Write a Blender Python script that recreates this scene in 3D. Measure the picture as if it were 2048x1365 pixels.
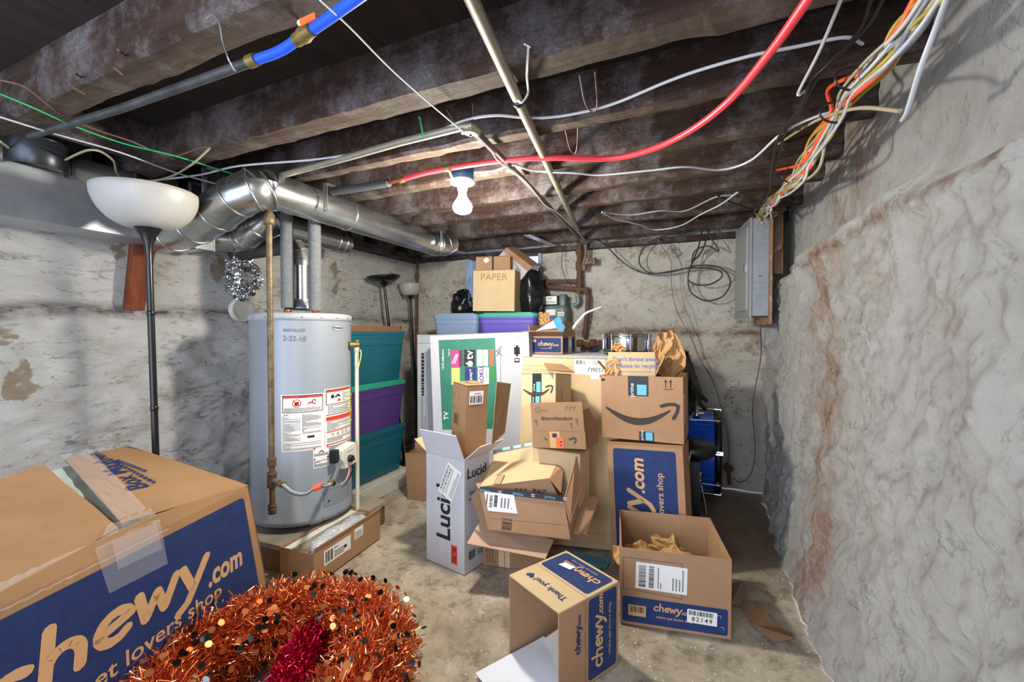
import bpy, math, random
from mathutils import Vector, Matrix, noise, Euler
from math import sin, cos, pi, radians as rad
random.seed(7)
for o in list(bpy.data.objects): bpy.data.objects.remove(o)
SC = bpy.context.scene; COL = SC.collection

# ------------------------------------------------------------------ camera, light, exposure
FPX = 853.0; CAMH = 1.22; YAW = rad(23.8); PITCH = rad(1.18)
cd = bpy.data.cameras.new('camera'); cam = bpy.data.objects.new('camera', cd); COL.objects.link(cam)
cd.sensor_width = 36; cd.lens = FPX/2048*36; cd.clip_start = .02
cam.location = (0, 0, CAMH); cam.rotation_euler = (pi/2-PITCH, 0, YAW)
SC.camera = cam
SC.view_settings.view_transform = 'Standard'; SC.view_settings.look = 'None'
SC.view_settings.gamma = 1; SC.view_settings.use_curve_mapping = False
SC.view_settings.exposure = 0.5
W = bpy.data.worlds.new('world'); SC.world = W; W.use_nodes = True
W.node_tree.nodes['Background'].inputs[0].default_value = (.62, .74, 1.0, 1)
W.node_tree.nodes['Background'].inputs[1].default_value = 2.0
def light(name, kind, loc, energy, color, size=.05, rot=None, sy=None):
    l = bpy.data.lights.new(name, kind); l.energy = energy; l.color = color
    if kind == 'AREA':
        l.size = size
        if sy: l.shape = 'RECTANGLE'; l.size_y = sy
    else: l.shadow_soft_size = size
    o = bpy.data.objects.new(name, l); o.location = loc
    if rot: o.rotation_euler = rot
    COL.objects.link(o); return o
light('bulb_light', 'POINT', (-1.02, 1.715, 1.735), 62, (1.0, .95, .82), .05)
light('second_bulb_light', 'POINT', (-.55, -.55, 1.85), 22, (1.0, .94, .86), .12)
light('rear_daylight_fill', 'AREA', (-1.1, -1.15, 1.25), 34, (.78, .87, 1.0), 2.4, (rad(90), 0, 0), 1.5)  # added fill for cool daylight behind the camera; no stairwell is known there

# ------------------------------------------------------------------ helpers
_F = Vector((-sin(YAW)*cos(PITCH), cos(YAW)*cos(PITCH), -sin(PITCH)))
_R = Vector((cos(YAW), sin(YAW), 0)); _U = _R.cross(_F)
CAMP = Vector((0, 0, CAMH))
def P(u, v, x=None, y=None, z=None, t=None):
    """point of the room seen at pixel (u, v) on the plane x=, y=, z= or at depth t"""
    d = _F + _R*((u-1024)/FPX) + _U*((682.5-v)/FPX)
    if x is not None: k = x/d.x
    elif y is not None: k = y/d.y
    elif z is not None: k = (z-CAMH)/d.z
    else: k = t
    return CAMP + d*k
def hx(h):
    h = h.lstrip('#'); c = [int(h[i:i+2], 16)/255 for i in (0, 2, 4)]
    return tuple((x/12.92 if x <= .04045 else ((x+.055)/1.055)**2.4) for x in c) + (1,)
MATS = {}
def mat(name, col, rough=.6, metal=0, col2=None, nscale=8, bump=0, bscale=60, emit=0, trans=0, alpha=1, spec=.5, lo=.35, hi=.7, stretch=None, coat=0):
    if name in MATS: return MATS[name]
    m = bpy.data.materials.new(name); m.use_nodes = True; nt = m.node_tree; N = nt.nodes; L = nt.links
    b = N['Principled BSDF']; c = hx(col) if isinstance(col, str) else col
    b.inputs['Base Color'].default_value = c; b.inputs['Roughness'].default_value = rough
    b.inputs['Metallic'].default_value = metal; b.inputs['Specular IOR Level'].default_value = spec
    if coat: b.inputs['Coat Weight'].default_value = coat
    if emit: b.inputs['Emission Color'].default_value = c; b.inputs['Emission Strength'].default_value = emit
    if trans: b.inputs['Transmission Weight'].default_value = trans
    if alpha < 1: b.inputs['Alpha'].default_value = alpha
    if col2 or bump:
        tc = N.new('ShaderNodeTexCoord'); mp = N.new('ShaderNodeMapping'); L.new(tc.outputs['Object'], mp.inputs[0])
        if stretch: mp.inputs['Scale'].default_value = stretch
    if col2:
        n = N.new('ShaderNodeTexNoise'); n.inputs['Scale'].default_value = nscale; n.inputs['Detail'].default_value = 8; n.inputs['Roughness'].default_value = .65
        L.new(mp.outputs[0], n.inputs['Vector'])
        r = N.new('ShaderNodeMapRange'); r.inputs[1].default_value = lo; r.inputs[2].default_value = hi
        L.new(n.outputs[0], r.inputs[0])
        x = N.new('ShaderNodeMix'); x.data_type = 'RGBA'; x.inputs[6].default_value = c; x.inputs[7].default_value = hx(col2)
        L.new(r.outputs[0], x.inputs[0]); L.new(x.outputs[2], b.inputs['Base Color'])
    if bump:
        n2 = N.new('ShaderNodeTexNoise'); n2.inputs['Scale'].default_value = bscale; n2.inputs['Detail'].default_value = 6
        L.new(mp.outputs[0], n2.inputs['Vector'])
        bp = N.new('ShaderNodeBump'); bp.inputs['Strength'].default_value = bump; bp.inputs['Distance'].default_value = .01
        L.new(n2.outputs[0], bp.inputs['Height']); L.new(bp.outputs[0], b.inputs['Normal'])
    MATS[name] = m; return m

def cr(pts, n=6):
    """catmull-rom resample"""
    pts = [Vector(p) for p in pts]
    if len(pts) < 3: return pts
    out = []
    q = [pts[0]*2-pts[1]] + pts + [pts[-1]*2-pts[-2]]
    for i in range(1, len(q)-2):
        a, b, c, d = q[i-1:i+3]
        for k in range(n):
            t = k/n
            out.append(.5*((2*b)+(c-a)*t+(2*a-5*b+4*c-d)*t*t+(3*b-a-3*c+d)*t**3))
    out.append(pts[-1]); return out

_fc = {}
def text_geo(s, bold=0.0, align='CENTER', space=1.0):
    k = (s, bold, align, space)
    if k in _fc: return _fc[k]
    cu = bpy.data.curves.new('t', 'FONT'); cu.body = s; cu.size = 1; cu.offset = bold; cu.align_x = align; cu.align_y = 'CENTER'
    cu.space_character = space; cu.resolution_u = 3
    o = bpy.data.objects.new('t', cu); COL.objects.link(o)
    dg = bpy.context.evaluated_depsgraph_get(); me = o.evaluated_get(dg).to_mesh()
    r = ([v.co.copy() for v in me.vertices], [list(p.vertices) for p in me.polygons])
    o.evaluated_get(dg).to_mesh_clear(); bpy.data.objects.remove(o); bpy.data.curves.remove(cu)
    _fc[k] = r; return r

class MB:
    def __init__(s): s.v = []; s.f = []; s.mi = []; s.ms = []; s.sm = []
    def m(s, mt):
        if mt not in s.ms: s.ms.append(mt)
        return s.ms.index(mt)
    def add(s, vs, fs, mt, M=None, smooth=False):
        b = len(s.v); i = s.m(mt)
        s.v += [(M @ Vector(v)) if M else Vector(v) for v in vs]
        for f in fs: s.f.append([b+k for k in f]); s.mi.append(i); s.sm.append(smooth)
        return s
    def quad(s, a, b, c, d, mt): return s.add([a, b, c, d], [(0, 1, 2, 3)], mt)
    def box(s, x0, y0, z0, x1, y1, z1, mt, M=None):
        v = [(x, y, z) for z in (z0, z1) for y in (y0, y1) for x in (x0, x1)]
        return s.add(v, [(0, 2, 3, 1), (4, 5, 7, 6), (0, 1, 5, 4), (2, 6, 7, 3), (0, 4, 6, 2), (1, 3, 7, 5)], mt, M)
    def hexa(s, c, mt):   # 8 corners: bottom ccw 4, top ccw 4
        return s.add(c, [(3, 2, 1, 0), (4, 5, 6, 7), (0, 1, 5, 4), (1, 2, 6, 5), (2, 3, 7, 6), (3, 0, 4, 7)], mt)
    def tube(s, pts, r, mt, n=10, res=6, cap=True, smooth=True, curve=True):
        pts = cr(pts, res) if curve else [Vector(p) for p in pts]
        rs = r if callable(r) else (lambda t: r)
        vs = []; fs = []; T0 = (pts[1]-pts[0]).normalized()
        up = Vector((0, 0, 1)) if abs(T0.z) < .9 else Vector((1, 0, 0))
        X = T0.cross(up).normalized(); N = len(pts)
        for i, p in enumerate(pts):
            T = (pts[min(i+1, N-1)]-pts[max(i-1, 0)])
            T = T.normalized() if T.length > 1e-9 else T0
            X = (X-T*X.dot(T)); X = X.normalized() if X.length > 1e-6 else T.orthogonal().normalized()
            Y = T.cross(X); rr = rs(i/(N-1))
            for k in range(n): a = 2*pi*k/n; vs.append(p+X*(rr*cos(a))+Y*(rr*sin(a)))
        for i in range(N-1):
            for k in range(n): k2 = (k+1) % n; fs.append((i*n+k, i*n+k2, (i+1)*n+k2, (i+1)*n+k))
        s.add(vs, fs, mt, smooth=smooth)
        if cap:
            s.add(vs[:n], [tuple(range(n))[::-1]], mt); s.add(vs[-n:], [tuple(range(n))], mt)
        return s
    def lathe(s, prof, mt, M=None, n=40, smooth=True, cap=False):
        vs = []; fs = []
        for (r, z) in prof:
            for k in range(n): a = 2*pi*k/n; vs.append((r*cos(a), r*sin(a), z))
        for i in range(len(prof)-1):
            for k in range(n): k2 = (k+1) % n; fs.append((i*n+k, i*n+k2, (i+1)*n+k2, (i+1)*n+k))
        s.add(vs, fs, mt, M, smooth)
        if cap: s.add(vs[:n], [tuple(range(n))[::-1]], mt, M); s.add(vs[-n:], [tuple(range(n))], mt, M)
        return s
    def loft(s, secs, mt, M=None, cap=True, smooth=True):
        """secs: (z, w, d, r) rounded rectangles"""
        K = 5; vs = []; fs = []; n = 4*(K+1)
        for (z, w, d, r) in secs:
            for q, (sx, sy) in enumerate(((1, 1), (-1, 1), (-1, -1), (1, -1))):
                for k in range(K+1):
                    a = q*pi/2+k/K*pi/2
                    vs.append((sx*(w/2-r)+r*cos(a), sy*(d/2-r)+r*sin(a), z))
        for i in range(len(secs)-1):
            for k in range(n): k2 = (k+1) % n; fs.append((i*n+k, i*n+k2, (i+1)*n+k2, (i+1)*n+k))
        s.add(vs, fs, mt, M, smooth)
        if cap: s.add(vs[:n], [tuple(range(n))[::-1]], mt, M); s.add(vs[-n:], [tuple(range(n))], mt, M)
        return s
    def grid(s, fn, nu, nv, mt, smooth=True, skip=None):
        vs = [fn(i/nu, j/nv) for j in range(nv+1) for i in range(nu+1)]
        fs = [(j*(nu+1)+i, j*(nu+1)+i+1, (j+1)*(nu+1)+i+1, (j+1)*(nu+1)+i) for j in range(nv) for i in range(nu) if not (skip and skip((i+.5)/nu, (j+.5)/nv))]
        return s.add(vs, fs, mt, smooth=smooth)
    # ---- printing, in a face frame M (u right, v up, w out)
    def rect(s, M, u0, v0, u1, v1, mt, w=.0012, r=0):
        if r <= 0: return s.add([(u0, v0, w), (u1, v0, w), (u1, v1, w), (u0, v1, w)], [(0, 1, 2, 3)], mt, M)
        vs = []
        for q, (cx, cy) in enumerate(((u1-r, v1-r), (u0+r, v1-r), (u0+r, v0+r), (u1-r, v0+r))):
            for k in range(6): a = q*pi/2+k/5*pi/2; vs.append((cx+r*cos(a), cy+r*sin(a), w))
        return s.add(vs, [tuple(range(24))], mt, M)
    def txt(s, M, st, u, v, size, mt, rot=0, bold=0.0, w=.0018, align='CENTER', sx=1, space=1.0):
        vs, fs = text_geo(st, bold, align, space)
        X = M @ Matrix.Translation((u, v, w)) @ Matrix.Rotation(rad(rot), 4, 'Z') @ Matrix.Diagonal((size*sx, size, 1, 1))
        return s.add(vs, fs, mt, X)
    def stroke(s, M, pts, wd, mt, w=.0018, capn=6):
        pts = [Vector((p[0], p[1], 0)) for p in pts]
        for i in range(len(pts)-1):
            a, b = pts[i], pts[i+1]; d = b-a
            if d.length < 1e-7: continue
            n = Vector((-d.y, d.x, 0)).normalized()*wd/2
            s.add([a-n+Vector((0, 0, w)), b-n+Vector((0, 0, w)), b+n+Vector((0, 0, w)), a+n+Vector((0, 0, w))], [(0, 1, 2, 3)], mt, M)
        for k_, p in enumerate(pts):
            ww = w+.00002*(1+k_ % 2)
            s.add([(p.x+wd/2*cos(2*pi*k/8), p.y+wd/2*sin(2*pi*k/8), ww) for k in range(8)], [tuple(range(8))], mt, M)
        return s
    def disc(s, M, u, v, r, mt, w=.0014, n=20, r2=0):
        if not r2: return s.add([(u+r*cos(2*pi*k/n), v+r*sin(2*pi*k/n), w) for k in range(n)], [tuple(range(n))], mt, M)
        vs = [(u+q*cos(2*pi*k/n), v+q*sin(2*pi*k/n), w) for q in (r, r2) for k in range(n)]
        return s.add(vs, [(k, (k+1) % n, n+(k+1) % n, n+k) for k in range(n)], mt, M)
    def poly(s, M, pts, mt, w=.0014): return s.add([(p[0], p[1], w) for p in pts], [tuple(range(len(pts)))], mt, M)
    def bars(s, M, u0, v0, u1, v1, mt, n=22, w=.0018, vert=True, seed=1):
        R_ = random.Random(seed); ws = [R_.choice((1, 1, 2, 3)) for _ in range(2*n)]; tot = sum(ws); c = 0
        for i, q in enumerate(ws):
            a = c/tot; c += q; b = c/tot
            if i % 2 == 0:
                if vert: s.rect(M, u0+(u1-u0)*a, v0, u0+(u1-u0)*b, v1, mt, w)
                else: s.rect(M, u0, v0+(v1-v0)*a, u1, v0+(v1-v0)*b, mt, w)
        return s
    def fine(s, M, u0, v0, u1, v1, mt, rows=5, w=.0018, fill=.45, seed=3, vert=False):
        """rows of print too small to read"""
        R_ = random.Random(seed)
        for i in range(rows):
            if vert:
                a = u0+(u1-u0)*(i+.5-fill/2)/rows; b = a+(u1-u0)*fill/rows; c = v0
                while c < v1:
                    l = R_.uniform(.03, .09)*(v1-v0); e = min(c+l, v1)
                    s.rect(M, a, c, b, e, mt, w); c = e+.015*(v1-v0)
                    if R_.random() < .06: break
            else:
                a = v0+(v1-v0)*(i+.5-fill/2)/rows; b = a+(v1-v0)*fill/rows; c = u0
                while c < u1:
                    l = R_.uniform(.03, .09)*(u1-u0); e = min(c+l, u1)
                    s.rect(M, c, a, e, b, mt, w); c = e+.015*(u1-u0)
                    if R_.random() < .06: break
        return s
    def mesh(s, name, Mi=None):
        me = bpy.data.meshes.new(name)
        me.from_pydata([(Mi @ v) if Mi else v for v in s.v], [], s.f)
        for mt in s.ms: me.materials.append(mt)
        me.polygons.foreach_set('material_index', s.mi); me.polygons.foreach_set('use_smooth', s.sm)
        me.update(); return me

def tag(o, label=None, cat=None, group=None, kind=None):
    if label: o['label'] = label
    if cat: o['category'] = cat
    if group: o['group'] = group
    if kind: o['kind'] = kind
    return o
def thing(name, label, cat, loc=(0, 0, 0), rot=(0, 0, 0), group=None, M=None):
    o = bpy.data.objects.new(name, None); COL.objects.link(o); o.empty_display_size = .05
    if M is not None: o.matrix_world = M
    else: o.location = loc; o.rotation_euler = rot
    o['_M'] = 0; del o['_M']
    return tag(o, label, cat, group)
def wm(o):
    m = o.matrix_basis.copy()
    return wm(o.parent) @ m if o.parent else m
def part(name, mb, parent=None, world=False, label=None, kind=None):
    """links mb as one mesh object; world=True: mb is in room coordinates"""
    me = mb.mesh(name, wm(parent).inverted() if (parent and world) else None)
    o = bpy.data.objects.new(name, me); COL.objects.link(o)
    if parent: o.parent = parent
    if label: o['label'] = label
    if kind: o['kind'] = kind
    return o
def solo(name, mb, label, cat, group=None, origin=None, kind=None):
    """a thing that is one mesh, mb in room coordinates, origin moved to its base"""
    if origin is None:
        xs = [v.x for v in mb.v]; ys = [v.y for v in mb.v]; zs = [v.z for v in mb.v]
        origin = Vector(((min(xs)+max(xs))/2, (min(ys)+max(ys))/2, min(zs)))
    me = mb.mesh(name, Matrix.Translation(-Vector(origin)))
    o = bpy.data.objects.new(name, me); COL.objects.link(o); o.location = origin
    return tag(o, label, cat, group, kind)
def copy_tree(o, parent=None):
    c = o.copy(); COL.objects.link(c); c.parent = parent
    for ch in list(o.children): copy_tree(ch, c)
    return c
def fbm(p, o=4): return noise.fractal(p, 1.0, 2.0, o)
# ------------------------------------------------------------------ room materials
def nodes(name):
    m = bpy.data.materials.new(name); m.use_nodes = True; return m, m.node_tree.nodes, m.node_tree.links, m.node_tree.nodes['Principled BSDF']
def nz(N, L, vec, scale, detail=8, rough=.6, dist=0):
    n = N.new('ShaderNodeTexNoise'); n.inputs['Scale'].default_value = scale; n.inputs['Detail'].default_value = detail
    n.inputs['Roughness'].default_value = rough; n.inputs['Distortion'].default_value = dist; L.new(vec, n.inputs['Vector']); return n.outputs[0]
def rng(N, L, val, a, b, c=0., d=1.):
    r = N.new('ShaderNodeMapRange'); r.inputs[1].default_value = a; r.inputs[2].default_value = b; r.inputs[3].default_value = c; r.inputs[4].default_value = d
    L.new(val, r.inputs[0]); return r.outputs[0]
def mix(N, L, fac, a, b):
    x = N.new('ShaderNodeMix'); x.data_type = 'RGBA'; L.new(fac, x.inputs[0])
    for i, c in ((6, a), (7, b)):
        if isinstance(c, str): x.inputs[i].default_value = hx(c)
        else: L.new(c, x.inputs[i])
    return x.outputs[2]
def mth(N, L, op, a, b=None):
    x = N.new('ShaderNodeMath'); x.operation = op
    for i, c in ((0, a), (1, b)):
        if c is None: continue
        if isinstance(c, (int, float)): x.inputs[i].default_value = c
        else: L.new(c, x.inputs[i])
    return x.outputs[0]
def plaster(name, base, stain1, stain2, rust, sc=(1, 1, 1), rustlo=.58, rusthi=.72, dirty=.55, bstr=.9, patch=None, seamz=None, seamc='#5b5048', seamw=.05, band=None, dist=.04, crack=.8):
    m, N, L, b = nodes(name); tc = N.new('ShaderNodeTexCoord'); mp = N.new('ShaderNodeMapping'); mp.inputs['Scale'].default_value = sc
    L.new(tc.outputs['Object'], mp.inputs[0]); V = mp.outputs[0]; V0 = tc.outputs['Object']
    n1 = rng(N, L, nz(N, L, V, 3.2, 10, .7, .2), .45, dirty+.2)
    c = mix(N, L, n1, base, stain1)
    n2 = rng(N, L, nz(N, L, V, 13, 12, .8, .25), .55, .68)
    c = mix(N, L, n2, c, stain2)
    n3 = rng(N, L, nz(N, L, V, 2.1, 11, .78, .35), rustlo, rusthi)
    c = mix(N, L, n3, c, rust)
    if band:
        sb = N.new('ShaderNodeSeparateXYZ'); L.new(V0, sb.inputs[0])
        yy = mth(N, L, 'ADD', sb.outputs[1], mth(N, L, 'MULTIPLY', nz(N, L, V0, 1.6, 5), .9))
        bd = mth(N, L, 'MULTIPLY', rng(N, L, mth(N, L, 'ABSOLUTE', mth(N, L, 'SUBTRACT', yy, band)), .05, .42, 1, 0), rng(N, L, nz(N, L, V, 5, 11, .8, .3), .42, .62))
        c = mix(N, L, mth(N, L, 'MULTIPLY', bd, .9), c, '#bf8350')
    cr_ = mth(N, L, 'ABSOLUTE', mth(N, L, 'SUBTRACT', nz(N, L, V, 4.5, 10, .62, .3), .5))
    cf = mth(N, L, 'MULTIPLY', rng(N, L, cr_, .0, .011, 1, 0), rng(N, L, nz(N, L, V0, 2.7, 5), .5, .62))
    c = mix(N, L, mth(N, L, 'MULTIPLY', cf, crack), c, '#57493d')
    if patch:
        pn = rng(N, L, nz(N, L, V0, 5.5, 5, .5, .3), .64, .67)
        c = mix(N, L, pn, c, patch)
    if seamz:
        sp = N.new('ShaderNodeSeparateXYZ'); L.new(V0, sp.inputs[0])
        wob = mth(N, L, 'ADD', sp.outputs[2], mth(N, L, 'MULTIPLY', nz(N, L, V0, 2.2, 4), .12))
        d = mth(N, L, 'ABSOLUTE', mth(N, L, 'SUBTRACT', wob, seamz+.06))
        f = mth(N, L, 'MULTIPLY', rng(N, L, d, .0, seamw, 1, 0), rng(N, L, nz(N, L, V, 9, 8, .7), .35, .6))
        c = mix(N, L, f, c, seamc)
    L.new(c, b.inputs['Base Color']); b.inputs['Roughness'].default_value = .92; b.inputs['Specular IOR Level'].default_value = .15
    h1 = nz(N, L, V, 14, 14, .8, .2); h2 = nz(N, L, V0, 85, 6, .75, 0)
    h = mth(N, L, 'ADD', mth(N, L, 'ADD', h1, mth(N, L, 'MULTIPLY', h2, .5)), mth(N, L, 'MULTIPLY', cf, -.25))
    bp = N.new('ShaderNodeBump'); bp.inputs['Strength'].default_value = bstr; bp.inputs['Distance'].default_value = dist
    L.new(h, bp.inputs['Height']); L.new(bp.outputs[0], b.inputs['Normal']); return m
M_LEFT = plaster('plaster_left', '#efebe3', '#cbc5bb', '#6e665c', '#8d8377', (1, .8, 2.2), dirty=.6, patch='#b6a58c', seamz=1.33)
M_BACK = plaster('plaster_back', '#f2ecdd', '#d3c9b8', '#93856f', '#a35c38', (1, 1, 1.3), .55, .68, seamz=1.22, seamc='#8a6248')
M_RIGHT = plaster('plaster_right', '#f6f4ee', '#e0dbd1', '#b5ada2', '#c08a5c', (1, 1.25, .85), .56, .80, band=2.6, bstr=1.0, dist=.055, crack=.45, seamz=1.55, seamc='#a0704c', seamw=.035, dirty=.62)
def wood(name, dark, mid, dust, amt=.5, ax='x', rough=.85):
    m, N, L, b = nodes(name); tc = N.new('ShaderNodeTexCoord'); mp = N.new('ShaderNodeMapping')
    mp.inputs['Scale'].default_value = (.8, 9, 9) if ax == 'x' else ((9, .8, 9) if ax == 'y' else (9, 9, .8))
    L.new(tc.outputs['Object'], mp.inputs[0])
    g = rng(N, L, nz(N, L, mp.outputs[0], 3, 10, .65, .8), .35, .7)
    c = mix(N, L, g, dark, mid)
    d = rng(N, L, nz(N, L, tc.outputs['Object'], 4.5, 12, .78), .62-amt*.25, .85-amt*.18)
    d2 = rng(N, L, nz(N, L, tc.outputs['Object'], 110, 3, .7), .5, .72)
    d = mth(N, L, 'MULTIPLY', d, mth(N, L, 'ADD', mth(N, L, 'MULTIPLY', d2, .55), .45))
    c = mix(N, L, d, c, dust)
    L.new(c, b.inputs['Base Color']); b.inputs['Roughness'].default_value = rough; b.inputs['Specular IOR Level'].default_value = .2
    bp = N.new('ShaderNodeBump'); bp.inputs['Strength'].default_value = .7; bp.inputs['Distance'].default_value = .008
    L.new(nz(N, L, mp.outputs[0], 12, 10, .7), bp.inputs['Height']); L.new(bp.outputs[0], b.inputs['Normal']); return m
M_JOIST = wood('old_joist_wood', '#30221d', '#4b3930', '#9c9aa0', .62)
M_JOISTB = wood('old_joist_underside', '#3a2e26', '#56483d', '#8d8780', .5)
M_LATH = wood('lath_wood', '#5d4737', '#8c6f52', '#a2927f', .3, 'z')
M_REDWOOD = wood('reddish_wood', '#5c2e1c', '#7f482f', '#b88a70', .2, 'z')
def boards(name):
    m, N, L, b = nodes(name); tc = N.new('ShaderNodeTexCoord'); sp = N.new('ShaderNodeSeparateXYZ'); L.new(tc.outputs['Object'], sp.inputs[0])
    x = mth(N, L, 'MULTIPLY', sp.outputs[0], 9.5); fr = mth(N, L, 'FRACT', x)
    gap = mth(N, L, 'LESS_THAN', mth(N, L, 'ABSOLUTE', mth(N, L, 'SUBTRACT', fr, .5)), .475)
    mp = N.new('ShaderNodeMapping'); mp.inputs['Scale'].default_value = (8, .7, 8); L.new(tc.outputs['Object'], mp.inputs[0])
    c = mix(N, L, rng(N, L, nz(N, L, mp.outputs[0], 3, 10, .6, .5), .35, .7), '#150f0d', '#281c17')
    fl = N.new('ShaderNodeTexWhiteNoise'); fl.noise_dimensions = '1D'; L.new(mth(N, L, 'FLOOR', x), fl.inputs[1])
    c = mix(N, L, mth(N, L, 'MULTIPLY', fl.outputs[0], .25), c, '#3a271d')
    c = mix(N, L, gap, '#070504', c)
    L.new(c, b.inputs['Base Color']); b.inputs['Roughness'].default_value = .8; return m
M_BOARDS = boards('subfloor_boards')
def concrete():
    m, N, L, b = nodes('concrete_floor'); tc = N.new('ShaderNodeTexCoord'); V = tc.outputs['Object']
    c = mix(N, L, rng(N, L, nz(N, L, V, 2.2, 12, .75, .1), .40, .62), '#c0b49f', '#8f8373')
    c = mix(N, L, rng(N, L, nz(N, L, V, 9, 12, .8, .2), .5, .66), c, '#6a5d50')
    c = mix(N, L, rng(N, L, nz(N, L, V, 5, 12, .8, .1), .56, .68), c, '#d2cabb')
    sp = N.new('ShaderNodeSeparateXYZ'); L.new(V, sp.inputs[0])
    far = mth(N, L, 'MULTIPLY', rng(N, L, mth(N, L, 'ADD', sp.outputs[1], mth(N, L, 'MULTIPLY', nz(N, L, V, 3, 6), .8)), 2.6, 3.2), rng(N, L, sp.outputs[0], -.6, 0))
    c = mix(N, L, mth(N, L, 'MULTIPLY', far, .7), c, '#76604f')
    vo = N.new('ShaderNodeTexVoronoi'); vo.inputs['Scale'].default_value = 45; L.new(V, vo.inputs['Vector'])
    sk = mth(N, L, 'MULTIPLY', mth(N, L, 'LESS_THAN', vo.outputs['Distance'], .14), rng(N, L, nz(N, L, V, 6, 4), .5, .56))
    c = mix(N, L, sk, c, '#e6e0d4')
    L.new(c, b.inputs['Base Color']); b.inputs['Roughness'].default_value = .8; b.inputs['Specular IOR Level'].default_value = .25
    bp = N.new('ShaderNodeBump'); bp.inputs['Strength'].default_value = .5; bp.inputs['Distance'].default_value = .012
    L.new(nz(N, L, V, 18, 14, .8, .1), bp.inputs['Height']); L.new(bp.outputs[0], b.inputs['Normal']); return m
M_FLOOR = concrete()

# ------------------------------------------------------------------ room shell
XL, XR, YB, Y0, ZT, ZJ = -2.75, .47, 3.75, -1.2, 2.145, 1.98
def struct(name, mb): return tag(solo(name, mb, None, None, origin=(0, 0, 0)), kind='structure')
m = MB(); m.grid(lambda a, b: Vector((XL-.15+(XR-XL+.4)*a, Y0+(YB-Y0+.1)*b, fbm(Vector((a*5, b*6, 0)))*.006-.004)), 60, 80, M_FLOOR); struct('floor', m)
m = MB(); m.box(XL-.15, Y0, ZT, XR+.3, YB+.15, ZT+.03, M_BOARDS); struct('ceiling', m)
def wl(a, b):
    y = Y0+(YB-Y0+.05)*a; z = ZT*b; p = Vector((0, y*1.0, z*1.8))
    s = 1/(1+math.exp((z-1.33-.03*sin(y*3))*40))
    d = .05*s + fbm(p*1.3)*.03*(.35+s) + fbm(p*5+Vector((5, 0, 0)))*.012*(.25+s) + .04*s*(1-z/1.33)*.6 + fbm(p*14)*.004
    return Vector((XL-.03+d, y, z))
m = MB(); m.grid(wl, 330, 190, M_LEFT); struct('wall_left', m)
def wr(a, b):
    y = Y0+(YB-Y0+.05)*a; z = ZT*b; p = Vector((3, y*1.1, z*1.0))
    s = 1/(1+math.exp((z-1.6+.03*sin(y*2.3)+.02*sin(y*7))*70))
    rd = 1-abs(fbm(Vector((9, y*3.6+z*1.2, z*2.6))))*2.2
    d = .085*s + .02*math.exp(-((z-1.55+.03*sin(y*2.3)+.02*sin(y*7))/.03)**2)*(.6+fbm(p*6)) + (fbm(p*1.1)*.04+rd*.014+fbm(p*8)*.018+fbm(p*22)*.010)*(.25+.85*s) + .03*s*max(0, 1-z/.5)**2
    return Vector((XR+.085-d, y, z))
m = MB(); m.grid(wr, 420, 260, M_RIGHT); struct('wall_right', m)
w0 = P(938, 512, y=YB); w1 = P(1078, 600, y=YB)
WX0, WX1, WZ0, WZ1 = w0.x, w1.x, w1.z-.02, w0.z+.01
def wb(a, b):
    x = XL-.05+(XR-XL+.3)*a; z = ZT*b; p = Vector((x*1.2, 7, z*1.5))
    s = 1/(1+math.exp((z-1.25-.02*sin(x*4))*40))
    d = .035*s+fbm(p*1.4)*.03+fbm(p*6)*.012+fbm(p*13)*.006
    return Vector((x, YB-d, z))
def skipw(a, b):
    x = XL-.05+(XR-XL+.3)*a; z = ZT*b; return WX0 < x < WX1 and WZ0 < z < WZ1
m = MB(); m.grid(wb, 300, 190, M_BACK, skip=skipw); struct('wall_back', m)
MW = mat('window_paint', '#9fb0c4', .5, col2='#7d8ea5', nscale=6)
MGL = mat('window_glass', '#e8f2ff', .05, trans=1, alpha=.35)
m = MB(); t_ = .03
m.box(WX0-t_, YB-.03, WZ0-t_, WX1+t_, YB+.2, WZ0, MW); m.box(WX0-t_, YB-.03, WZ1, WX1+t_, YB+.2, WZ1+t_, MW)
m.box(WX0-t_, YB-.03, WZ0, WX0, YB+.2, WZ1, MW); m.box(WX1, YB-.03, WZ0, WX1+t_, YB+.2, WZ1, MW)
wn = struct('window_1', m)
m = MB()
for x0, x1, z0, z1 in ((WX0, WX0+.03, WZ0, WZ1), (WX1-.035, WX1, WZ0, WZ1), (WX0, WX1, WZ0, WZ0+.03), (WX0, WX1, WZ1-.04, WZ1), ((WX0+WX1)/2-.015, (WX0+WX1)/2+.015, WZ0, WZ1)):
    m.box(x0, YB+.11, z0, x1, YB+.14, z1, MW)
part('window_frame', m, wn)
m = MB(); m.box(WX0, YB+.122, WZ0, WX1, YB+.126, WZ1, MGL); part('glass_pane', m, wn)

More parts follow.
